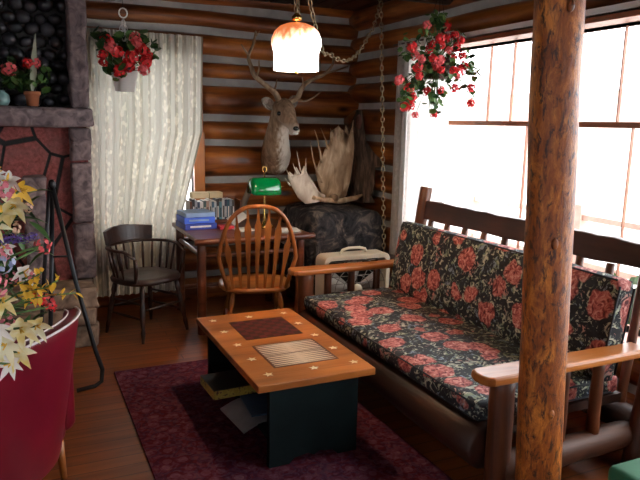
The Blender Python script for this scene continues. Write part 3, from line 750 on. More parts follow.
# local: faces -y
b = MB(); n = 28; out = []
for k in range(n):
    a = 2*PI*k/n; out.append((.245*math.copysign(abs(math.cos(a))**.8, math.cos(a)), .225*math.copysign(abs(math.sin(a))**.8, math.sin(a))))
b.add([(x, y, .415) for x, y in out]+[(x*1.02, y*1.02, .435) for x, y in out]+[(x*.97, y*.97, .455) for x, y in out]+[(x*.6, y*.6, .445) for x, y in out]+[(0, 0, .443)],
      [tuple(range(n))[::-1]]+[(j*n+k, j*n+(k+1) % n, (j+1)*n+(k+1) % n, (j+1)*n+k) for j in range(3) for k in range(n)]+[(3*n+k, 3*n+(k+1) % n, 4*n) for k in range(n)], m_dark, True); b.build('seat', r)
legs = []
for sx, sy in ((-1, -1), (1, -1), (-1, 1), (1, 1)):
    b = MB(); p0, p1 = Vector((sx*.16, sy*.15, .42)), Vector((sx*.215, sy*.21, 0)); pts = [p0.lerp(p1, t) for t in (0, .2, .28, .34, .55, .7, .76, .82, 1)]
    b.path(pts, [.014, .02, .013, .019, .022, .017, .013, .018, .011], m_dark, 10); b.build('leg', r); legs.append((p0, p1))
def strut(i, j, t, rr=.009):
    b = MB(); a, c_ = legs[i][0].lerp(legs[i][1], t), legs[j][0].lerp(legs[j][1], t); b.path([a, a.lerp(c_, .5), c_], [rr*.8, rr*1.3, rr*.8], m_dark, 8); b.build('stretcher', r)
strut(0, 1, .45); strut(0, 2, .6); strut(1, 3, .6); strut(2, 3, .5); strut(0, 2, .35); strut(1, 3, .35)
def armpt(t):   # t 0..1 around the bow from right front to left front
    a = -.28*PI+t*(1.56*PI) if False else PI*(-.12+1.24*t)
    return Vector((.27*math.cos(a), .235*math.sin(a)+.02, 0))
arm = [armpt(k/24) for k in range(25)]
pts = [Vector((arm[0].x*.93, arm[0].y-.1, .62))]+[p+Vector((0, 0, .665)) for p in arm]+[Vector((arm[-1].x*.93, arm[-1].y-.1, .62))]
b = MB(); b.path(pts, [.012]+[.017]*25+[.012], m_dark, 10, flat=.7, up=(0, 0, 1)); b.build('arm_bow', r)
b = MB(); cr = [armpt(.27+.46*k/14) for k in range(15)]; vs = []
for k, p in enumerate(cr):
    d = p.normalized(); e = .012 if 0 < k < 14 else .004; h = .80-.02*abs(k-7)/7
    vs += [p+d*-.012+Vector((0, 0, .675)), p+d*.014+Vector((0, 0, .675)), p+d*.03+Vector((0, 0, h)), p+d*.008+Vector((0, 0, h))]
fs = [(k*4+j, k*4+(j+1) % 4, (k+1)*4+(j+1) % 4, (k+1)*4+j) for k in range(14) for j in range(4)]+[(0, 1, 2, 3), (56, 59, 58, 57)]
b.add(vs, fs, m_dark, False); b.build('crest_rail', r, bevel=.006)
for k in range(13):
    t = .04+.92*k/12; p = armpt(t); b = MB(); q = Vector((p.x*.84, p.y*.84 if p.y > 0 else p.y*.8, .44)); b.path([q, q.lerp(p+Vector((0, 0, .66)), .5), p+Vector((0, 0, .66))], [.007, .011, .007], m_dark, 8); b.build('spindle', r)
for p, q in ((pts[0], (.21, -.14, .44)), (pts[-1], (-.21, -.14, .44))):
    b = MB(); b.path([p, (Vector(p)+Vector(q))/2+Vector((0, -.012, 0)), q], [.013, .016, .012], m_dark, 8); b.build('arm_support', r)

# ================================================================ windsor arrow-back chair
r = thing('windsor_chair', 'honey oak hoop-back chair with arrow slats pulled up to the desk', 'chair', (1.535, 4.37, 0), rotz=-.25)
# local: faces +y, back at y=-.2
b = MB(); n = 30; out = []
for k in range(n):
    a = 2*PI*k/n; out.append((.262*math.copysign(abs(math.cos(a))**.75, math.cos(a)), .24*math.copysign(abs(math.sin(a))**.8, math.sin(a))))
b.add([(x*.93, y*.93, .405) for x, y in out]+[(x, y, .42) for x, y in out]+[(x*.99, y*.99, .442) for x, y in out]+[(x*.7, y*.7, .435) for x, y in out]+[(0, 0, .43)],
      [tuple(range(n))[::-1]]+[(j*n+k, j*n+(k+1) % n, (j+1)*n+(k+1) % n, (j+1)*n+k) for j in range(3) for k in range(n)]+[(3*n+k, 3*n+(k+1) % n, 4*n) for k in range(n)], m_oakx, True); b.build('seat', r)
legs = []
for sx, sy in ((-1, -1), (1, -1), (-1, 1), (1, 1)):
    b = MB(); p0, p1 = Vector((sx*.16, sy*.15, .41)), Vector((sx*.23, sy*.22, 0)); pts = [p0.lerp(p1, t) for t in (0, .15, .25, .31, .5, .7, .76, .82, 1)]
    b.path(pts, [.013, .019, .02, .014, .024, .02, .014, .018, .011], m_oak, 10); b.build('leg', r); legs.append((p0, p1))
mids = []
for i, j in ((0, 2), (1, 3)):
    b = MB(); a, c_ = legs[i][0].lerp(legs[i][1], .55), legs[j][0].lerp(legs[j][1], .55); b.path([a, a.lerp(c_, .5), c_], [.009, .016, .009], m_oak, 8); b.build('stretcher', r); mids.append(a.lerp(c_, .5))
b = MB(); b.path([mids[0], mids[0].lerp(mids[1], .5), mids[1]], [.009, .015, .009], m_oak, 8); b.build('stretcher', r)
def hoop(t):        # t 0..1 from left foot to right foot
    a = PI*(1-t); c_, s_ = math.cos(a), math.sin(a)
    x = .278*math.copysign(abs(c_)**.74, c_); hz = abs(s_)**.8
    if hz < .45: x = math.copysign(.205+.075*min(1, hz/.45), c_)
    z = .44+.6*hz; return Vector((x, -.205-.11*(z-.44)/.6, z))
hp = [hoop(k/40) for k in range(41)]
b = MB(); b.path(hp, .0155, m_oak, 10); b.build('bow', r)
def hoopz(x):
    best = .44
    for k in range(40):
        a, c_ = hp[k], hp[k+1]
        if a.z > .7 and (a.x-x)*(c_.x-x) <= 0: best = max(best, a.z)
    return best
for k in range(7):
    x0 = -.168+k*.056; x1 = x0*1.33; z1 = hoopz(x1)-.008; b = MB()
    def SP(z): t = (z-.44)/.6; return Vector((x0+(x1-x0)*(z-.44)/(z1-.44), -.2-.11*t, z))
    za = z1-.10; zz = [(.436, .010), (.52, .011), (.62, .013), (za-.08, .022), (za-.03, .023), (za+.02, .009), (z1, .006)]
    vs = []
    for z, w_ in zz:
        p = SP(z); vs += [p+Vector((-w_, -.005, 0)), p+Vector((w_, -.005, 0)), p+Vector((w_, .005, 0)), p+Vector((-w_, .005, 0))]
    L_ = len(zz)
    b.add(vs, [(i*4+j, i*4+(j+1) % 4, (i+1)*4+(j+1) % 4, (i+1)*4+j) for i in range(L_-1) for j in range(4)]+[(3, 2, 1, 0), tuple((L_-1)*4+j for j in range(4))], m_oak); b.build('arrow_slat', r, bevel=.0015)
b = MB()

# ================================================================ coffee table
r = thing('coffee_table', 'wooden coffee table with inlaid game boards and star border', 'table', (1.26, 3.19, 0))
X0, X1, Y0, Y1, T = .921, 1.53, 2.565, 3.675, .43
b = MB(); b.box((X0, Y0, T-.036), (X1, Y1, T), m_oakx); b.build('table_top', r, bevel=.004)
for y in (Y0+.008, Y1-.07):
    b = MB(); yy = y; zt = T-.037; x0, x1 = X0+.06, X1-.09
    poly = [(x0, yy, .013), (x0+.1, yy, .013), (x0+.13, yy, .04), (x0+.2, yy, .05), ((x0+x1)/2, yy, .035), (x1-.2, yy, .05), (x1-.13, yy, .04), (x1-.1, yy, .013), (x1, yy, .013), (x1, yy, zt), (x0, yy, zt)]
    b.prism(poly, (0, .035, 0), m_teal); pl(b.build('end_panel', r), 'dark painted end panel with scalloped foot')
b = MB(); b.box((X0+.07, Y0+.062, .13), (X1-.1, Y1-.072, .15), m_teal); b.build('shelf', r)
b = MB(); b.box((X0+.28, Y0+.062, .151), (X0+.305, Y1-.072, T-.038), m_teal); b.build('divider', r)
# inlays
m_ch1 = M_flat('dark_red_inlay', (.12, .02, .02), .3); m_ch2 = M_flat('black_brown_inlay', (.035, .014, .01), .3)
m_bg = M_flat('pale_inlay', (.68, .52, .35), .28, var=.05); m_bgd = M_flat('brown_inlay', (.10, .035, .025), .3); m_star = M_flat('cream_star', (.85, .72, .48), .4, var=.05)
b = MB(); cx, cy, s_ = 1.241, 3.344, .0405
b.box((cx-4*s_-.006, cy-4*s_-.006, T), (cx+4*s_+.006, cy+4*s_+.006, T+.0008), m_ch2)
for i in range(8):
    for j in range(8):
        if (i+j) % 2 == 0: b.box((cx+(i-4)*s_, cy+(j-4)*s_, T+.0004), (cx+(i-3)*s_, cy+(j-3)*s_, T+.0012), m_ch1)
pl(b.build('checkerboard', r), 'dark red checkerboard inlay')
b = MB(); x0, x1, y0, y1 = 1.068, 1.419, 2.745, 3.076; xm = (x0+x1)/2; ym = (y0+y1)/2
b.box((x0, y0, T), (x1, y1, T+.0008), m_bgd); b.box((x0+.012, y0+.012, T+.0004), (x1-.012, ym-.006, T+.0011), m_bg); b.box((x0+.012, ym+.006, T+.0004), (x1-.012, y1-.012, T+.0011), m_bg)
for hf in (0, 1):
    ya, yb = (y0+.012, ym-.006) if hf == 0 else (ym+.006, y1-.012)
    st = (yb-ya)/6
    for k in range(6):
        for side in (0, 1):
            if (k+side) % 1 == 0:
                yc = ya+(k+.5)*st; xa = x0+.012 if side == 0 else x1-.012; tip = xm-.008 if side == 0 else xm+.008
                b.prism([(xa, yc-st*.27, T+.0008), (xa, yc+st*.27, T+.0008), (tip, yc, T+.0008)], (0, 0, .0007), m_bgd)
pl(b.build('backgammon_board', r), 'pale and brown backgammon inlay')
for (x, y) in ((1.024, 3.67), (1.255, 3.67), (1.487, 3.67), (1.027, 3.443), (1.492, 3.443), (1.03, 3.205), (1.496, 3.205), (1.032, 2.972), (1.5, 2.972), (1.04, 2.75), (1.28, 2.745), (1.505, 2.745)):
    x *= .975; y *= .975; b = MB(); a0 = rnd.random(); poly = [(x+(.027 if k % 2 == 0 else .0115)*math.cos(a0+k*PI/5), y+(.027 if k % 2 == 0 else .0115)*math.sin(a0+k*PI/5), T+.0003) for k in range(10)]
    b.prism(poly, (0, 0, .001), m_star); b.build('star_inlay', r)
# things on the shelf
m_yel = M_noise('yellow_printed_card', [(.4, (.42, .3, .05)), (.55, (.5, .38, .08)), (.62, (.12, .05, .03))], (40, 40, 40), 1, .5)
r2 = thing('game_box', 'yellow boxed game on the coffee table shelf', 'box', (1.0, 3.25, .151))
b = MB(); b.box((.86, 3.1, .151), (1.18, 3.34, .2), m_yel, RZ(.04)); b.build('box_side', r2, bevel=.003)
b = MB(); b.box((.86, 3.1, .2005), (1.18, 3.34, .204), M_flat('dark_card_lid', (.03, .025, .02), .4), RZ(.04)); b.build('box_top', r2)
m_mag = M_flat('grey_magazine', (.22, .22, .23), .35); m_magb = M_flat('blue_magazine', (.05, .12, .2), .35)
def magazine(label, m, lo, hi, dz, sag, ang, grp='magazines on the coffee table shelf'):
    cx, cy = (lo[0]+hi[0])/2, (lo[1]+hi[1])/2; R_ = RZ(ang); vs = []; n_ = 8
    for i in range(n_+1):
        x = lo[0]+(hi[0]-lo[0])*i/n_; ov = max(0, (X0+.07)-x); z = dz-sag*ov-1.2*sag*ov*ov
        for y in (lo[1], hi[1]):
            for h in (0, .008): p = R_ @ Vector((x-cx, y-cy, 0)); vs.append((p.x+cx, p.y+cy, z+h))
    fs = []
    for i in range(n_): a = i*4; c_ = a+4; fs += [(a, a+2, c_+2, c_), (a+1, c_+1, c_+3, a+3), (a, c_, c_+1, a+1), (a+2, a+3, c_+3, c_+2)]
    fs += [(0, 1, 3, 2), (n_*4, n_*4+2, n_*4+3, n_*4+1)]
    b = MB(); b.add(vs, fs, m); return tag(b.build('magazine', loc=(cx, cy, dz)), label, 'magazine', grp)
magazine('grey magazine sagging over the coffee table shelf edge', m_mag, (.90, 2.76), (1.16, 3.06), .1515, .35, .1)
magazine('dusky blue magazine lying on top of the grey one under the coffee table', m_magb, (.985, 2.8), (1.16, 3.05), .166, .3, -.08)

# ================================================================ couch
r = thing('log_couch', 'rustic log couch with long floral cushions beneath the window', 'couch', (2.2, 2.97, 0))
yn, yf = 1.97, 4.0
for x, y, z1, rr, sd in ((1.80, yn, .565, .053, 1), (1.79, yf, .565, .055, 2)):
    b = MB(); b.log((x, y, 0), (x, y, z1), rr*1.05, rr, m_couchlog, 14, seed=sd); b.build('front_post', r)
b = MB(); b.log((2.60, yf, 0), (2.765, yf, 1.15), .052, .045, m_couchlog, 14, seed=3); b.build('back_post', r)
b = MB(); b.log((2.60, yn-.05, 0), (2.76, yn-.05, 1.16), .055, .045, m_couchlog, 14, seed=4); b.build('back_post', r)
for y, x1, sd in ((yn, 2.63, 1), (yf, 2.64, 2)):
    b = MB(); poly = [(1.66, y-.02), (1.672, y-.055), (1.7, y-.068), (2.1, y-.064), (x1, y-.058), (x1, y+.058), (2.1, y+.064), (1.7, y+.068), (1.672, y+.055), (1.66, y+.02)]
    b.prism([(a, c_, .562) for a, c_ in poly], (0, 0, .04), m_oakx); pl(b.build('arm_rest', r, bevel=.012), 'golden varnished flat arm board')
    for i, x in enumerate((1.96, 2.15, 2.36)):
        if y == yn and i == 0: x = 1.99
        b = MB(); b.log((x, y, .17), (x, y, .564), .03, .026, m_couchlog, 10, seed=i+9); b.build('arm_spindle', r)
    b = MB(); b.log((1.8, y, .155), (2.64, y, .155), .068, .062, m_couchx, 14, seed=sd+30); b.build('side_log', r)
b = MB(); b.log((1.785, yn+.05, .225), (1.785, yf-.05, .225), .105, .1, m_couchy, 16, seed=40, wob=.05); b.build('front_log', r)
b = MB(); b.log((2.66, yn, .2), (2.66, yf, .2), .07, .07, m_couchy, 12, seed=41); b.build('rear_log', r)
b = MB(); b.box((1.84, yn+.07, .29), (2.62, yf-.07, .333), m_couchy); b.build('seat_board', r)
# back slab with live edge
b = MB(); n = 40; tp, bt = [], []
for k in range(n+1):
    y = 1.86+(3.965-1.86)*k/n
    zt = 1.055+.012*noise.noise(Vector((y*2.3, 0, 3)))+.006*noise.noise(Vector((y*9, 0, 1)))
    if abs(y-2.73) < .16: zt += .05*(1-abs(y-2.73)/.16)
    tp.append((y, zt)); bt.append((y, .935-.02*(k/n)+.012*noise.noise(Vector((y*3.1, 7, 3)))))
lean = lambda z: 2.72+(z-.9)*.12
poly = tp+bt[::-1]
b.prism([(lean(z), y, z) for y, z in poly], (.045, 0, 0), m_darky); pl(b.build('back_slab', r, bevel=.006), 'dark live-edge back board')
for i in range(10):
    y = 2.08+i*.2; b = MB(); b.log((2.665, y, .22), (2.74, y, .925), .024, .022, m_couchlog, 10, seed=50+i); b.build('back_spindle', r)
# cushions
def cushion(lo, hi, rr, tilt=None, piv=None, puff=.018, seed=0):
    bm = bmesh.new(); bmesh.ops.create_cube(bm, size=1)
    for q in bm.verts: q.co = Vector([(lo[i]+hi[i])/2+q.co[i]*(hi[i]-lo[i]) for i in range(3)])
    bmesh.ops.bevel(bm, geom=bm.edges[:], offset=rr, segments=3, affect='EDGES', profile=.5)
    bmesh.ops.subdivide_edges(bm, edges=[e for e in bm.edges if e.calc_length() > .1], cuts=14, use_grid_fill=True)
    for q in bm.verts:
        y = (q.co.y-lo[1])/(hi[1]-lo[1]); z = (q.co.z-lo[2])/(hi[2]-lo[2]); x = (q.co.x-lo[0])/(hi[0]-lo[0])
        fz = math.sin(PI*min(1, max(0, x)))*math.sin(PI*min(1, max(0, y)))**.4; fx_ = math.sin(PI*min(1, max(0, z)))*math.sin(PI*min(1, max(0, y)))**.4
        nz = .007*noise.noise(Vector((q.co.x*4, q.co.y*3, seed)))
        q.co.z += (z-.5)*2*(puff*fz)+nz*(1 if z > .9 else 0); q.co.x += (x-.5)*2*(puff*fx_)
    return bm
b = MB(); bm = cushion((1.74, yn+.075, .335), (2.60, yf-.07, .425), .022, seed=1); b.frombm(bm, m_floral); o = b.build('seat_cushion', r); pl(o, 'long dark floral seat cushion')
b = MB()
for z in (.347, .412):
    b.path([(1.743, yn+.1, z), (1.737, (yn+yf)/2, z), (1.743, yf-.1, z)], .0055, m_piping, 6)
    b.path([(1.75, yn+.08, z), (2.55, yn+.078, z)], .0055, m_piping, 6)
b.build('seat_piping', o)
tl = RY(.17); pv = Vector((2.38, 3, .43))
b = MB(); bm = cushion((2.41, yn+.045, .435), (2.535, yf-.08, .93), .035, seed=3); b.frombm(bm, m_floral); b.v = [tl @ (p-pv)+pv for p in b.v]
o = b.build('back_cushion', r); pl(o, 'long dark floral back cushion')
b = MB()
for x in (2.425, 2.525):
    q = [Vector((x, yn+.07, .925)), Vector((x, 3, .932)), Vector((x, yf-.1, .925))]; b.path([tl @ (p-pv)+pv for p in q], .0055, m_piping, 6)
    q = [Vector((x, yn+.05, .47)), Vector((x, yn+.048, .9))]; b.path([tl @ (p-pv)+pv for p in q], .0055, m_piping, 6)
b.build('back_piping', o)

# ================================================================ post
b = MB(); p0 = Vector((1.808, 1.73, 0)); p1 = Vector((1.662, 1.73, ZC)); n = 26; pts = []; rr = []
for k in range(n+1):
    t = k/n; pts.append(p0.lerp(p1, t)+Vector((.004*noise.noise(Vector((t*7, 0, 0))), .004*noise.noise(Vector((t*7, 5, 0))), 0)))
    rr.append(.0865-.004*t+.003*noise.noise(Vector((t*11, 2, 2))))
b.path(pts, rr, m_post, 26)
for (z, a) in ((2.0, -1.9), (1.2, -2.1), (.55, -1.9)):
    c = p0.lerp(p1, z/ZC)+Vector((.082*math.cos(a), .082*math.sin(a), 0)); b.ball(c, (.014, .014, .022), m_post, 8, 6)
tag(b.build('log_pillar', loc=p0), 'peeled orange-brown log pillar standing in front of the couch', 'pillar')

# ================================================================ box fan
r = thing('box_fan', 'cream metal box fan with carry handle behind the couch arm', 'fan', (2.36, 4.38, 0))
fx0, fx1, fy0, fy1, fz0, fz1 = 2.07, 2.655, 4.29, 4.45, .03, .6
def rrect(x0, x1, z0, z1, rad, n=5):
    P = []
    for (cx, cz, a0) in ((x1-rad, z1-rad, 0), (x0+rad, z1-rad, PI/2), (x0+rad, z0+rad, PI), (x1-rad, z0+rad, 1.5*PI)):
        for k in range(n+1): a = a0+k*PI/2/n; P.append((cx+rad*math.cos(a), cz+rad*math.sin(a)))
    return P
b = MB(); o1 = rrect(fx0, fx1, fz0, fz1, .05); i1 = rrect(fx0+.035, fx1-.035, fz0+.035, fz1-.035, .03); n = len(o1)
vs = [(x, fy0+.01, z) for x, z in o1]+[(x, fy0, z) for x, z in [(a[0]*.9+c_[0]*.1, a[1]*.9+c_[1]*.1) for a, c_ in zip(o1, i1)]]+[(x, fy0, z) for x, z in i1]+[(x, fy0+.02, z) for x, z in i1]+[(x, fy1, z) for x, z in i1]+[(x, fy1, z) for x, z in o1]
b.add(vs, [(j*n+k, j*n+(k+1) % n, ((j+1) % 6)*n+(k+1) % n, ((j+1) % 6)*n+k) for j in range(6) for k in range(n)], m_cream, False); b.build('housing', r)
b = MB(); b.box((fx0+.035, fy1-.02, fz0+.035), (fx1-.035, fy1-.01, fz1-.035), m_blackp); b.build('back_panel', r)
b = MB(); zc = (fz0+fz1)/2; xc = (fx0+fx1)/2
for k in range(9):
    z = fz0+.05+k*(fz1-fz0-.1)/8; b.path([(fx0+.03, fy0+.018, z), (fx1-.03, fy0+.018, z)], .003, m_fangrill, 5)
for rr_ in (.05, .12, .19, .255):
    b.path([(xc+rr_*math.cos(t*PI/14), fy0+.013, zc+rr_*math.sin(t*PI/14)) for t in range(28)], .003, m_fangrill, 5, closed=True)
for k in range(12):
    a = k*PI/6; b.path([(xc+.05*math.cos(a), fy0+.013, zc+.05*math.sin(a)), (xc+.255*math.cos(a), fy0+.013, zc+.255*math.sin(a))], .0028, m_fangrill, 5)
b.lathe([(0, 0), (.05, 0), (.05, .012), (0, .012)], m_cream, (xc, fy0+.004, zc), 20, 'y'); b.build('grille', r)
for k in range(5):
    a = k*2*PI/5+.3; b = MB(); vs = []
    for rr_ in (.03, .1, .18, .235):
        for da, dy in ((-.38, .012), (0, 0), (.38, -.012)): q = a+da*(1 if rr_ > .05 else .5); vs.append((xc+rr_*math.cos(q), fy0+.07+dy*rr_/.1, zc+rr_*math.sin(q)))
    b.add(vs, [(i*3+j, i*3+j+1, (i+1)*3+j+1, (i+1)*3+j) for i in range(3) for j in range(2)], m_blade, True); o = b.build('fan_blade', r, recalc=False); o.modifiers.new('t', 'SOLIDIFY').thickness = .003
b = MB(); b.path([(xc-.12, 4.37, fz1-.005), (xc-.1, 4.37, fz1+.03), (xc-.05, 4.37, fz1+.042), (xc+.05, 4.37, fz1+.042), (xc+.1, 4.37, fz1+.03), (xc+.12, 4.37, fz1-.005)], .012, m_cream, 8, flat=.8); b.build('handle', r)
for x in (fx0+.08, fx1-.08):
    b = MB(); b.box((x-.02, fy0-.03, 0), (x+.02, fy1+.03, .03), m_cream); b.build('foot', r, bevel=.004)

# ================================================================ trunk, blanket, antlers, pelt
r = thing('wooden_trunk', 'dark wooden trunk in the corner under a patterned blanket', 'trunk', (2.55, 5.1, 0))
b = MB(); b.box((2.2, 4.76, .03), (2.8, 5.4, .8), m_dark); b.build('body', r, bevel=.01)
b = MB(); b.box((2.19, 4.75, .8), (2.81, 5.41, .848), m_dark); b.build('lid', r, bevel=.02)
for x in (2.24, 2.76):
    for y in (4.8, 5.36):
        b = MB(); b.box((x-.03, y-.03, 0), (x+.03, y+.03, .03), m_dark); b.build('foot', r)
def M_blanket():
    m, t, b_ = newmat('dark_tapestry_blanket'); v = coords(t, (1, 1, 1))
    n = noisetex(t, v, 7, 6, 1.5, .6); c_ = ramp(t, n, [(.35, (.008, .009, .012)), (.52, (.04, .038, .042)), (.68, (.17, .14, .12))])
    vo = N(t, 'ShaderNodeTexVoronoi'); vo.inputs['Scale'].default_value = 2.3; t.links.new(v, vo.inputs['Vector'])
    k = ramp(t, vo.outputs['Distance'], [(.24, (1, 1, 1)), (.32, (0, 0, 0))])
    pc = ramp(t, noisetex(t, v, 30, 3), [(.4, (.07, .04, .03)), (.65, (.40, .22, .16))])
    t.links.new(mix(t, k, c_, pc), b_.inputs['Base Color']); b_.inputs['Roughness'].default_value = .85; b_.inputs['Specular IOR Level'].default_value = .2
    bump(t, b_, n, .6, .03); return m
m_blanket = M_blanket()
b = MB(); n1 = 64; n2 = 16; prof = []
def sup(a, ax, ay, p=.35): c_, s_ = math.cos(a), math.sin(a); return (ax*math.copysign(abs(c_)**p, c_), ay*math.copysign(abs(s_)**p, s_))
vs = []
for j in range(n2+1):
    for k in range(n1):
        a = 2*PI*k/n1; t = j/n2
        if t < .45: s_ = t/.45; x, y = sup(a, .37*s_, .37*s_, .35+.4*(1-s_)); z = .900-.05*s_**4+.03*noise.noise(Vector((x*5, y*5, 1)))
        else: s_ = (t-.45)/.55; wv = .014*math.sin(k*2*PI/n1*11+2*math.sin(k*.3))*s_; x, y = sup(a, .375+.035*min(1, s_*3)+wv, .375+.03*min(1, s_*3)+wv, .32); z = .862-s_*.6
        vs.append((2.505+min(x*.92, .34), 5.08+min(y, .38), z))
fs = [(j*n1+k, j*n1+(k+1) % n1, (j+1)*n1+(k+1) % n1, (j+1)*n1+k) for j in range(1, n2) for k in range(n1)]+[tuple(n1+k for k in range(n1))[::-1]]
b.add(vs, fs, m_blanket, True); o = tag(b.build('blanket', loc=(2.55, 5.1, .9), recalc=False), 'dark flowered blanket draped over the corner trunk', 'blanket')
def slab(b, bm, th, m):                        # gives an open sheet a thickness along y
    bm.verts.index_update(); V = [q.co.copy() for q in bm.verts]; n_ = len(V); F = [[q.index for q in f.verts] for f in bm.faces]
    E_ = [[q.index for q in e.verts] for e in bm.edges if len(e.link_faces) == 1]; bm.free()
    b.add(V+[p+Vector((0, th, 0)) for p in V], F+[[i+n_ for i in f[::-1]] for f in F]+[[a, c_, c_+n_, a+n_] for a, c_ in E_], m, True)
def palm(poly, Yd, bend, thick, m, name, parent, tines):
    """antler palm: outline given at depth Yd, bent and given thickness"""
    bm = bmesh.new(); P = [at(x, y, Yd) for x, y in poly]; c = sum(P, Vector((0, 0, 0)))/len(P)
    f = bm.faces.new([bm.verts.new(p) for p in P]); bmesh.ops.triangulate(bm, faces=bm.faces[:]); bmesh.ops.subdivide_edges(bm, edges=bm.edges[:], cuts=3, use_grid_fill=True)
    def bn(p):
        dx, dz = p.x-c.x, p.z-c.z; return Vector((p.x, p.y+bend*(dx*dx+.6*dz*dz)+.01*math.sin(dx*60+dz*20)*.5, p.z))
    for q in bm.verts: q.co = bn(q.co)
    s_ = MB(); slab(s_, bm, thick, m)
    for tn in tines:
        q = [bn(at(x, y, Yd)) for x, y in tn[:-1]]; K = len(q); s_.path(q, [tn[-1]*(1-.85*i/(K-1)) for i in range(K)], m, 8)
    return s_.build(name, parent)
r = thing('moose_antlers', 'pair of broad moose antlers standing on the blanket-covered trunk', 'antlers', at(335, 203, 5.05))
OFF['moose_antlers'] = at(335, 203, 5.05)
palm([(345, 203), (333, 203), (326, 197), (321, 186), (318, 172), (322, 160), (326, 150), (331, 143), (333, 132), (337, 140), (341, 126), (345, 137), (349, 125), (351, 136), (357, 126), (356, 145), (351, 162), (346, 176), (344, 190), (350, 196)], 5.05, .9, .014, m_antler, 'right_palm', r,
     [((324, 183), (318, 170), (315, 158), (314, 141), .014), ((323, 163), (321, 150), (320, 140), (318, 130), .013), ((329, 150), (327, 139), (324, 128), .01), ((334, 140), (333, 128), .009), ((342, 134), (341, 124), .01), ((355, 132), (358, 120), .01)])
pl(palm([(316, 203), (306, 204), (299, 198), (293, 188), (289, 177), (291, 172), (295, 176), (297, 167), (301, 175), (305, 166), (308, 174), (311, 183), (317, 190), (328, 196), (326, 201)], 4.9, .9, .012, m_pantler, 'left_palm', r,
     [((292, 180), (287, 168), .009), ((297, 174), (294, 163), .009), ((301, 172), (299, 151), .008), ((306, 172), (307, 158), .009), ((291, 186), (286, 178), .008)]), 'paler front antler')
b = MB(); b.path([at(312, 197, 4.92), at(325, 200, 4.96), at(340, 201, 5.02), at(356, 198, 5.08), at(362, 195, 5.1)], [.02, .024, .026, .022, .012], m_antler, 10); b.ball(at(334, 198, 5.0), (.045, .05, .035), m_dantler); b.build('skull_plate', r)
# pelt
r = thing('fur_pelt', 'dark brown animal pelt hanging on the wall in the corner', 'pelt', at(362, 150, 5.3))
m_fur = M_noise('dark_brown_fur', [(.3, (.03, .02, .015)), (.5, (.10, .065, .045)), (.7, (.26, .17, .12))], (25, 25, 7), 1, .9, 5, .4, .6)
OFF['fur_pelt'] = at(362, 150, 5.3)
bm = bmesh.new(); poly = [(356, 110), (362, 110), (364, 122), (362, 132), (366, 142), (374, 152), (382, 161), (384, 166), (376, 168), (371, 174), (366, 180), (364, 192), (372, 197), (376, 203), (362, 203), (350, 200), (348, 190), (352, 178), (346, 172), (340, 176), (338, 170), (346, 160), (353, 148), (355, 132), (353, 120)]
P = [at(x, y, 5.42-max(0, x-345)*.0149) for x, y in poly]; bm.faces.new([bm.verts.new(p) for p in P]); bmesh.ops.triangulate(bm, faces=bm.faces[:]); bmesh.ops.subdivide_edges(bm, edges=bm.edges[:], cuts=3, use_grid_fill=True)
for q in bm.verts: q.co.y += .03*noise.noise(q.co*6)
b = MB(); slab(b, bm, .02, m_fur); b.build('hide', r)
b = MB(); b.ball(at(359, 122, 5.2), (.035, .03, .07), M_noise('reddish_fur', [(.3, (.05, .02, .015)), (.7, (.2, .09, .07))], (25, 25, 9), 1, .9)); b.build('head_fur', r)

# ================================================================ deer head mount
A5 = lambda x, y, Y: at(x, y, Y)
r = thing('deer_head_mount', 'mounted deer head with antlers on the log wall above the desk', 'deer head', at(276, 160, 5.5))
OFF['deer_head_mount'] = at(276, 160, 5.5)
def M_deer():
    m, t, b_ = newmat('deer_fur'); n = noisetex(t, coords(t, (40, 40, 14)), 1, 4, .3)
    c_ = ramp(t, n, [(.3, (.16, .10, .06)), (.7, (.36, .24, .155))])
    tc = N(t, 'ShaderNodeTexCoord'); sx = N(t, 'ShaderNodeSeparateXYZ'); t.links.new(tc.outputs['Object'], sx.inputs[0])
    # pale throat and chest: towards the viewer's right side, below the chin
    k = math_(t, 'ADD', sx.outputs[0], math_(t, 'MULTIPLY', sx.outputs[1], -.45))
    k = math_(t, 'ADD', k, math_(t, 'MULTIPLY', math_(t, 'SUBTRACT', n, .5), .18))
    k1 = ramp(t, k, [(.02, (0, 0, 0)), (.09, (1, 1, 1))]); k2 = ramp(t, sx.outputs[2], [(.26, (1, 1, 1)), (.34, (0, 0, 0))])
    # ramp factors clamp below zero
    zz = math_(t, 'ADD', sx.outputs[2], 0.0)
    k3 = math_(t, 'MULTIPLY', k1, k2)
    c2 = mix(t, k3, c_, (.6, .54, .46)); t.links.new(c2, b_.inputs['Base Color']); b_.inputs['Roughness'].default_value = .85
    b_.inputs['Specular IOR Level'].default_value = .2; bump(t, b_, n, .5, .01); return m
m_deer = M_deer()
b = MB()
neck = [(276, 161, 5.52, .125), (276, 155, 5.42, .135), (276, 148, 5.33, .125), (277, 136, 5.27, .105), (279, 124, 5.22, .09), (281, 113, 5.18, .085), (283, 106, 5.17, .07)]
b.path([A5(x, y, Y) for x, y, Y, q in neck], [q for *_, q in neck], m_deer, 18)
hd = [(282, 105, 5.2, .08), (284, 110, 5.14, .092), (287, 116, 5.07, .08), (291, 123, 5.0, .056), (294, 127, 4.96, .047), (295, 130, 4.935, .038)]
b.path([A5(x, y, Y) for x, y, Y, q in hd], [q for *_, q in hd], m_deer, 16)
b.ball(A5(282, 108, 5.19), (.09, .09, .08), m_deer); b.ball(A5(295, 130, 4.94), (.044, .04, .034), m_deer); b.ball(A5(275, 161, 5.45), (.13, .13, .13), m_deer, 14, 10)
b.ball(A5(292, 133, 4.98), (.03, .05, .022), m_deer)
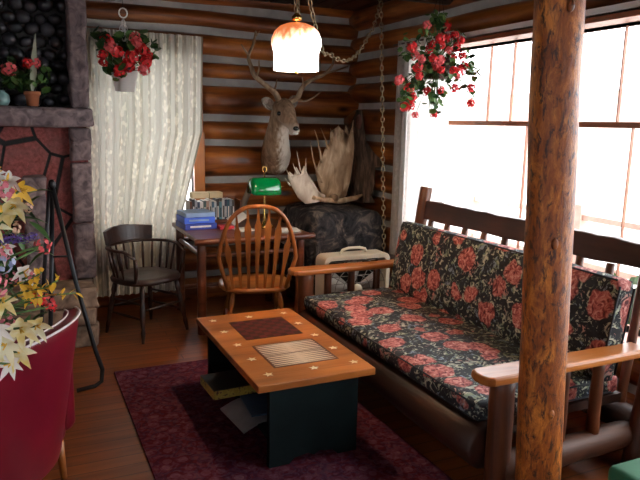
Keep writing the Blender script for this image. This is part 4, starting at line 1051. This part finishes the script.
o = b.build('head_and_neck', r); rm = o.modifiers.new('r', 'REMESH'); rm.mode = 'VOXEL'; rm.voxel_size = .011; rm.use_smooth_shade = True
sm_ = o.modifiers.new('s', 'SMOOTH'); sm_.factor = .6; sm_.iterations = 6
def ear(p, d, side):
    b = MB(); d = Vector(d).normalized(); u = Vector((.5, -.8, .1)); u = (u-d*u.dot(d)).normalized(); w_ = d.cross(u); vs = []; K = 8
    for i in range(K+1):
        t = i/K; hw = .05*math.sin(PI*min(.98, t*.86+.1))**.8
        for j in range(7):
            q = -1+j/3; vs.append(Vector(p)+d*.15*t+w_*hw*q-u*(.03*(1-q*q))*math.sin(PI*min(1, t+.1)))
    b.add(vs, [(i*7+j, i*7+j+1, (i+1)*7+j+1, (i+1)*7+j) for i in range(K) for j in range(6)], m_ear, True); o = b.build('ear', r, recalc=False); o.modifiers.new('t', 'SOLIDIFY').thickness = .007
m_ear = M_noise('pale_ear_fur', [(.35, (.18, .13, .1)), (.65, (.5, .43, .36))], (30, 30, 30), 1, .9)
ear(A5(275, 107, 5.19), A5(261, 99, 5.14)-A5(275, 107, 5.19), -1)
ear(A5(289, 105, 5.2), A5(300, 97, 5.28)-A5(289, 105, 5.2), 1)
for p in (A5(279.0, 113.5, 5.056), A5(291.5, 113.5, 5.045)):
    b = MB(); b.ball(p, .019, m_horn, 10, 8); b.build('eye', r)
b = MB(); b.ball(A5(296, 128.5, 4.90), (.028, .02, .019), m_horn); pl(b.build('nose', r), 'black nose')
b = MB(); b.ball(A5(295.5, 133.5, 4.91), (.027, .02, .012), m_paper); pl(b.build('chin_patch', r), 'white chin patch')
def antler(name, mains, tines):
    b = MB()
    for pts, r0, r1 in mains+tines:
        q = [A5(*p) for p in pts]; K = len(q); out = []
        for i in range(K-1):
            a0_, a1_, a2_, a3_ = q[max(i-1, 0)], q[i], q[i+1], q[min(i+2, K-1)]
            for k in range(5): t = k/5; out.append(.5*((2*a1_)+(a2_-a0_)*t+(2*a0_-5*a1_+4*a2_-a3_)*t*t+(3*a1_-a0_-3*a2_+a3_)*t**3))
        out.append(q[-1]); L_ = len(out); b.path(out, [r0+(r1-r0)*i/(L_-1) for i in range(L_)], m_dantler, 9)
    b.build(name, r)
antler('antler', [([(280, 103, 5.16), (275, 93, 5.12), (264, 84, 5.08), (255, 76, 5.05), (251, 66, 5.05), (248.5, 56, 5.08), (253, 45, 5.1), (256, 31, 5.12)], .027, .009)],
       [([(256, 77, 5.05), (259, 69, 5.0), (259, 60, 5.0)], .011, .004), ([(249, 56, 5.07), (245, 50, 5.05), (241, 44, 5.05)], .01, .004), ([(274, 92, 5.12), (276, 85, 5.08), (277, 79, 5.08)], .01, .004), ([(256, 36, 5.11), (260, 31, 5.1)], .007, .003)])
antler('antler', [([(287, 103, 5.18), (297, 98, 5.15), (301, 90, 5.12), (306, 83, 5.12), (316, 78, 5.14), (326, 73, 5.18), (333, 63, 5.2), (332, 52, 5.24)], .027, .008)],
       [([(296, 99, 5.15), (305, 101, 5.12), (314, 97, 5.1), (320, 92, 5.1)], .012, .004), ([(301, 90, 5.12), (303, 83, 5.08), (302, 77, 5.08)], .01, .004), ([(326, 73, 5.18), (338, 70, 5.2), (348, 66, 5.24)], .01, .004)])

# ================================================================ burgundy barrel chair (seen from behind)
bk = Vector((.03, 2.62, 0)); nx, ny = .85, -.53      # nx,ny: outward back direction
ang = math.atan2(ny, nx)-(-PI/2)
r = thing('leather_armchair', 'burgundy leather barrel chair with pale welt behind the bouquet', 'armchair', (-.13, 2.78, 0), rotz=ang)
# local: back at -y, faces +y ; width along x
b = MB(); K = 20; J = 12
def shell(u, v, off):
    a = (u-.5)*1.85; R0 = .42
    R_ = R0-.07+.13*v+off; x = R_*math.sin(a)*1.02; y = -R_*math.cos(a)*.75+.07
    z = .13+(.645-.10*abs(u-.5)**2*4*.3)*v
    return Vector((x, y, z))
vs = []
for lay, off in ((0, .0), (1, -.07)):
    for j in range(J+1):
        for i in range(K+1): vs.append(shell(i/K, j/J, off))
W_ = K+1; H_ = (J+1)*W_; fs = []
for j in range(J):
    for i in range(K):
        a = j*W_+i; fs.append((a, a+1, a+1+W_, a+W_)); fs.append((H_+a, H_+a+W_, H_+a+1+W_, H_+a+1))
for i in range(K): a = J*W_+i; fs.append((a, a+1, H_+a+1, H_+a)); fs.append((i, H_+i, H_+i+1, i+1))
for j in range(J): a = j*W_; fs.append((a, a+W_, H_+a+W_, H_+a)); a = j*W_+K; fs.append((a, H_+a, H_+a+W_, a+W_))
b.add(vs, fs, m_leather, True); o = b.build('backrest', r); bv = o.modifiers.new('b', 'BEVEL'); bv.width = .015; bv.segments = 3; bv.limit_method = 'ANGLE'; bv.angle_limit = 1.0
b = MB(); b.path([shell(i/K, 1.0, .0) for i in range(K+1)], .005, m_welt, 6); b.path([shell(i/K, 1.0, -.06)+Vector((0, 0, .003)) for i in range(K+1)], .0035, m_welt, 6); pl(b.build('welt', o), 'pale piping along the top edge')
for s_ in (-1, 1):
    b = MB(); b.rbox((s_*.37-.05, -.12, .15), (s_*.37+.05, .33, .575), .04, m_leather, 4); b.build('arm', r)
b = MB(); b.rbox((-.29, -.14, .15), (.29, .33, .4), .04, m_leather, 3); b.build('seat', r)
for x, y in ((-.2, -.14), (.2, -.14), (-.26, .26), (.26, .26)):
    b = MB(); b.path([(x, y, .18), (x*1.05, y*1.08, 0)], [.022, .013], m_oak, 10); b.build('leg', r)

# ================================================================ table with bouquet
tc_ = Vector((-.56, 1.72, 0))
r = thing('side_table', 'round table with white cloth holding the bouquet at left', 'table', tc_)
b = MB(); b.lathe([(0, .72), (.42, .72), (.42, .745), (0, .745)], m_dark, tc_, 30); b.build('table_top', r)
b = MB(); b.lathe([(.2, 0), (.2, .02), (.05, .06), (.035, .3), (.04, .72), (0, .72)], m_dark, tc_); b.build('pedestal', r)
b = MB(); K = 60; vs = []; 
for rr_, z, wv in ((.0, .748, 0), (.41, .748, 0), (.432, .742, 0), (.45, .6, .012), (.465, .42, .02)):
    for k in range(K): a = 2*PI*k/K; q = rr_+wv*math.sin(a*12); vs.append((tc_.x+q*math.cos(a), tc_.y+q*math.sin(a), z))
b.add(vs, [(j*K+k, j*K+(k+1) % K, (j+1)*K+(k+1) % K, (j+1)*K+k) for j in range(4) for k in range(K)], m_white, True)
tag(b.build('tablecloth', loc=(tc_.x, tc_.y, .75)), 'white tablecloth on the round table under the bouquet', 'tablecloth')
c = Vector((-.34, 1.72, .75))
r = thing('flower_bouquet', 'mixed bouquet of yellow lilies and pink and purple flowers at left edge', 'flowers', c)
b = MB(); b.lathe([(0, 0), (.05, 0), (.07, .08), (.06, .18), (.045, .22), (.055, .25), (.047, .25), (.03, .2), (0, .05)], m_white, c, 24); b.build('vase', r)
m_ly = M_noise('pale_yellow_petal', [(.35, (.72, .55, .16)), (.6, (.82, .78, .55))], (22, 22, 22), 1, .5); m_lw = M_flat('white_petal', (.8, .78, .74), .5, var=.08)
m_go = M_flat('golden_petal', (.75, .45, .04), .5); m_pu = M_flat('purple_floret', (.12, .07, .3), .6); m_pk = M_flat('pink_petal', (.75, .22, .28), .5); m_bl = M_flat('pale_blue_petal', (.35, .42, .62), .5); m_be = M_flat('peach_petal', (.62, .38, .26), .6)
rn = random.Random(31); base = c+Vector((0, 0, .22))
def stem(b, p): b.path([base, (base+p)/2+Vector((-.03, 0, .05)), p], .003, m_leaf, 5)
def lily(x, y, Y, R_, m, nrm=(.2, -1, .3)):
    p = at(x, y, Y); b = MB(); stem(b, p); nn = (Vector(nrm)+Vector((rn.uniform(-.5, .5), 0, rn.uniform(-.5, .5)))).normalized(); u, v = frame(nn); a0 = rn.random()*3
    for k in range(6):
        a = a0+k*PI/3; d = (u*math.cos(a)+v*math.sin(a)+nn*.45); leafblade(b, p-nn*.01, d, R_*rn.uniform(.85, 1.1), R_*.2, m, .35, nn)
    for k in range(4): b.path([p, p+nn*R_*.5+u*rn.uniform(-.01, .01)+v*rn.uniform(-.01, .01)], .0018, m_go, 4)
    b.build('lily_bloom', r, recalc=False)
for a in ((15, 205, 1.68, .046, m_ly), (2, 212, 1.62, .044, m_ly), (8, 180, 1.7, .04, m_lw), (-6, 172, 1.7, .04, m_lw), (20, 190, 1.72, .045, m_go), (24, 272, 1.7, .038, m_lw), (20, 328, 1.64, .05, m_ly), (36, 326, 1.66, .042, m_ly), (6, 345, 1.62, .046, m_ly), (18, 352, 1.66, .05, m_ly), (10, 364, 1.64, .04, m_lw), (-4, 330, 1.6, .045, m_lw), (30, 290, 1.72, .04, m_go), (4, 248, 1.7, .035, m_lw), (-8, 225, 1.65, .044, m_ly), (2, 300, 1.68, .045, m_ly)): lily(*a)
cb = c+Vector((-.02, 0, .46))
for i in range(22):                                   # the rest of the bunch, round the vase
    a = 1.2+i*4.2/22+rn.uniform(-.1, .1); rr_ = rn.uniform(.08, .26); p = cb+Vector((rr_*math.cos(a), rr_*math.sin(a)*.8, rn.uniform(-.16, .22)))
    b = MB(); stem(b, p); m = [m_ly, m_lw, m_pk, m_pu, m_bl][i % 5]; nn = (p-base).normalized(); u, v = frame(nn)
    if i % 5 < 2:
        for k in range(6): leafblade(b, p, u*math.cos(k*PI/3)+v*math.sin(k*PI/3)+nn*.45, .045, .01, m, .3, nn)
    else: floretball(b, p, .026, m, rn, 16)
    b.build('lily_bloom' if i % 5 < 2 else 'small_bloom', r, recalc=False)
def fluff(x, y, Y, R_, m, n=14, nm='small_bloom'):
    b = MB(); p = at(x, y, Y); stem(b, p); floretball(b, p, R_, m, rn, n); b.build(nm, r, recalc=False)
for a in ((4, 190, 1.66, .024, m_pk), (43, 246, 1.7, .02, m_pinkfl), (5, 252, 1.66, .018, m_pk), (2, 264, 1.68, .028, m_bl), (31, 276, 1.7, .015, m_pk), (38, 299, 1.7, .017, m_redfl), (47, 300, 1.72, .018, m_pinkfl), (52, 306, 1.72, .015, m_redfl), (26, 208, 1.7, .015, m_be), (12, 277, 1.7, .016, m_pk), (8, 322, 1.68, .018, m_pk), (14, 228, 1.7, .017, m_be), (-4, 285, 1.66, .03, m_pk)): fluff(*a)
b = MB(); p = at(12, 238, 1.7); stem(b, p)
for k in range(16): q = at(4+k*2.0, 240-1.2*math.sin(k*.5)-k*.2, 1.68); floretball(b, q, .011, m_pu, rn, 8)
pl(b.build('purple_spike', r, recalc=False), 'purple flower spike')
b = MB()
for p_ in ([(20, 292), (45, 288), (58, 280)], [(24, 300), (52, 295), (76, 293)], [(16, 285), (30, 280), (42, 272)]):
    q = [at(x, y, 1.68) for x, y in p_]; b.path([base]+q, .002, m_leaf, 4)
    for i in range(15):
        t = i/14*(len(q)-1); k = min(int(t), len(q)-2); pp = q[k].lerp(q[k+1], t-k); leafblade(b, pp, Vector((rn.uniform(-.3, 1), rn.uniform(-1, .2), rn.uniform(-1, 1))), .022, .006, m_go, .1)
pl(b.build('yellow_spray', r, recalc=False), 'yellow flower sprays')
b = MB()
for i in range(60):
    x, y = rn.uniform(-30, 32), rn.uniform(185, 355); p = at(x, y, 1.74+rn.uniform(-.03, .1)); leafblade(b, p, Vector((rn.uniform(-.2, 1), rn.uniform(-.6, .3), rn.uniform(-.6, 1))), .075, .012, [m_leaf, m_darkleaf][i % 2], .3)
q = [at(8, 258, 1.7), at(26, 250, 1.7), at(42, 246, 1.7)]; b.path(q, .003, m_leaf, 5)
b.build('foliage', r, recalc=False)

# ================================================================ green stool at lower right
r = thing('green_footstool', 'green upholstered stool at the lower right corner', 'stool', (2.1, 1.25, 0))
b = MB(); b.rbox((1.885, 1.05, .3), (2.36, 1.5, .40), .03, m_gvelvet, 4); b.build('cushion', r)
b = MB(); b.box((1.9, 1.065, .24), (2.345, 1.485, .3), m_dark); b.build('frame', r, bevel=.004)
for x in (1.93, 2.315):
    for y in (1.1, 1.455):
        b = MB(); b.path([(x, y, .25), (x, y, 0)], [.022, .015], m_dark, 10); b.build('leg', r)
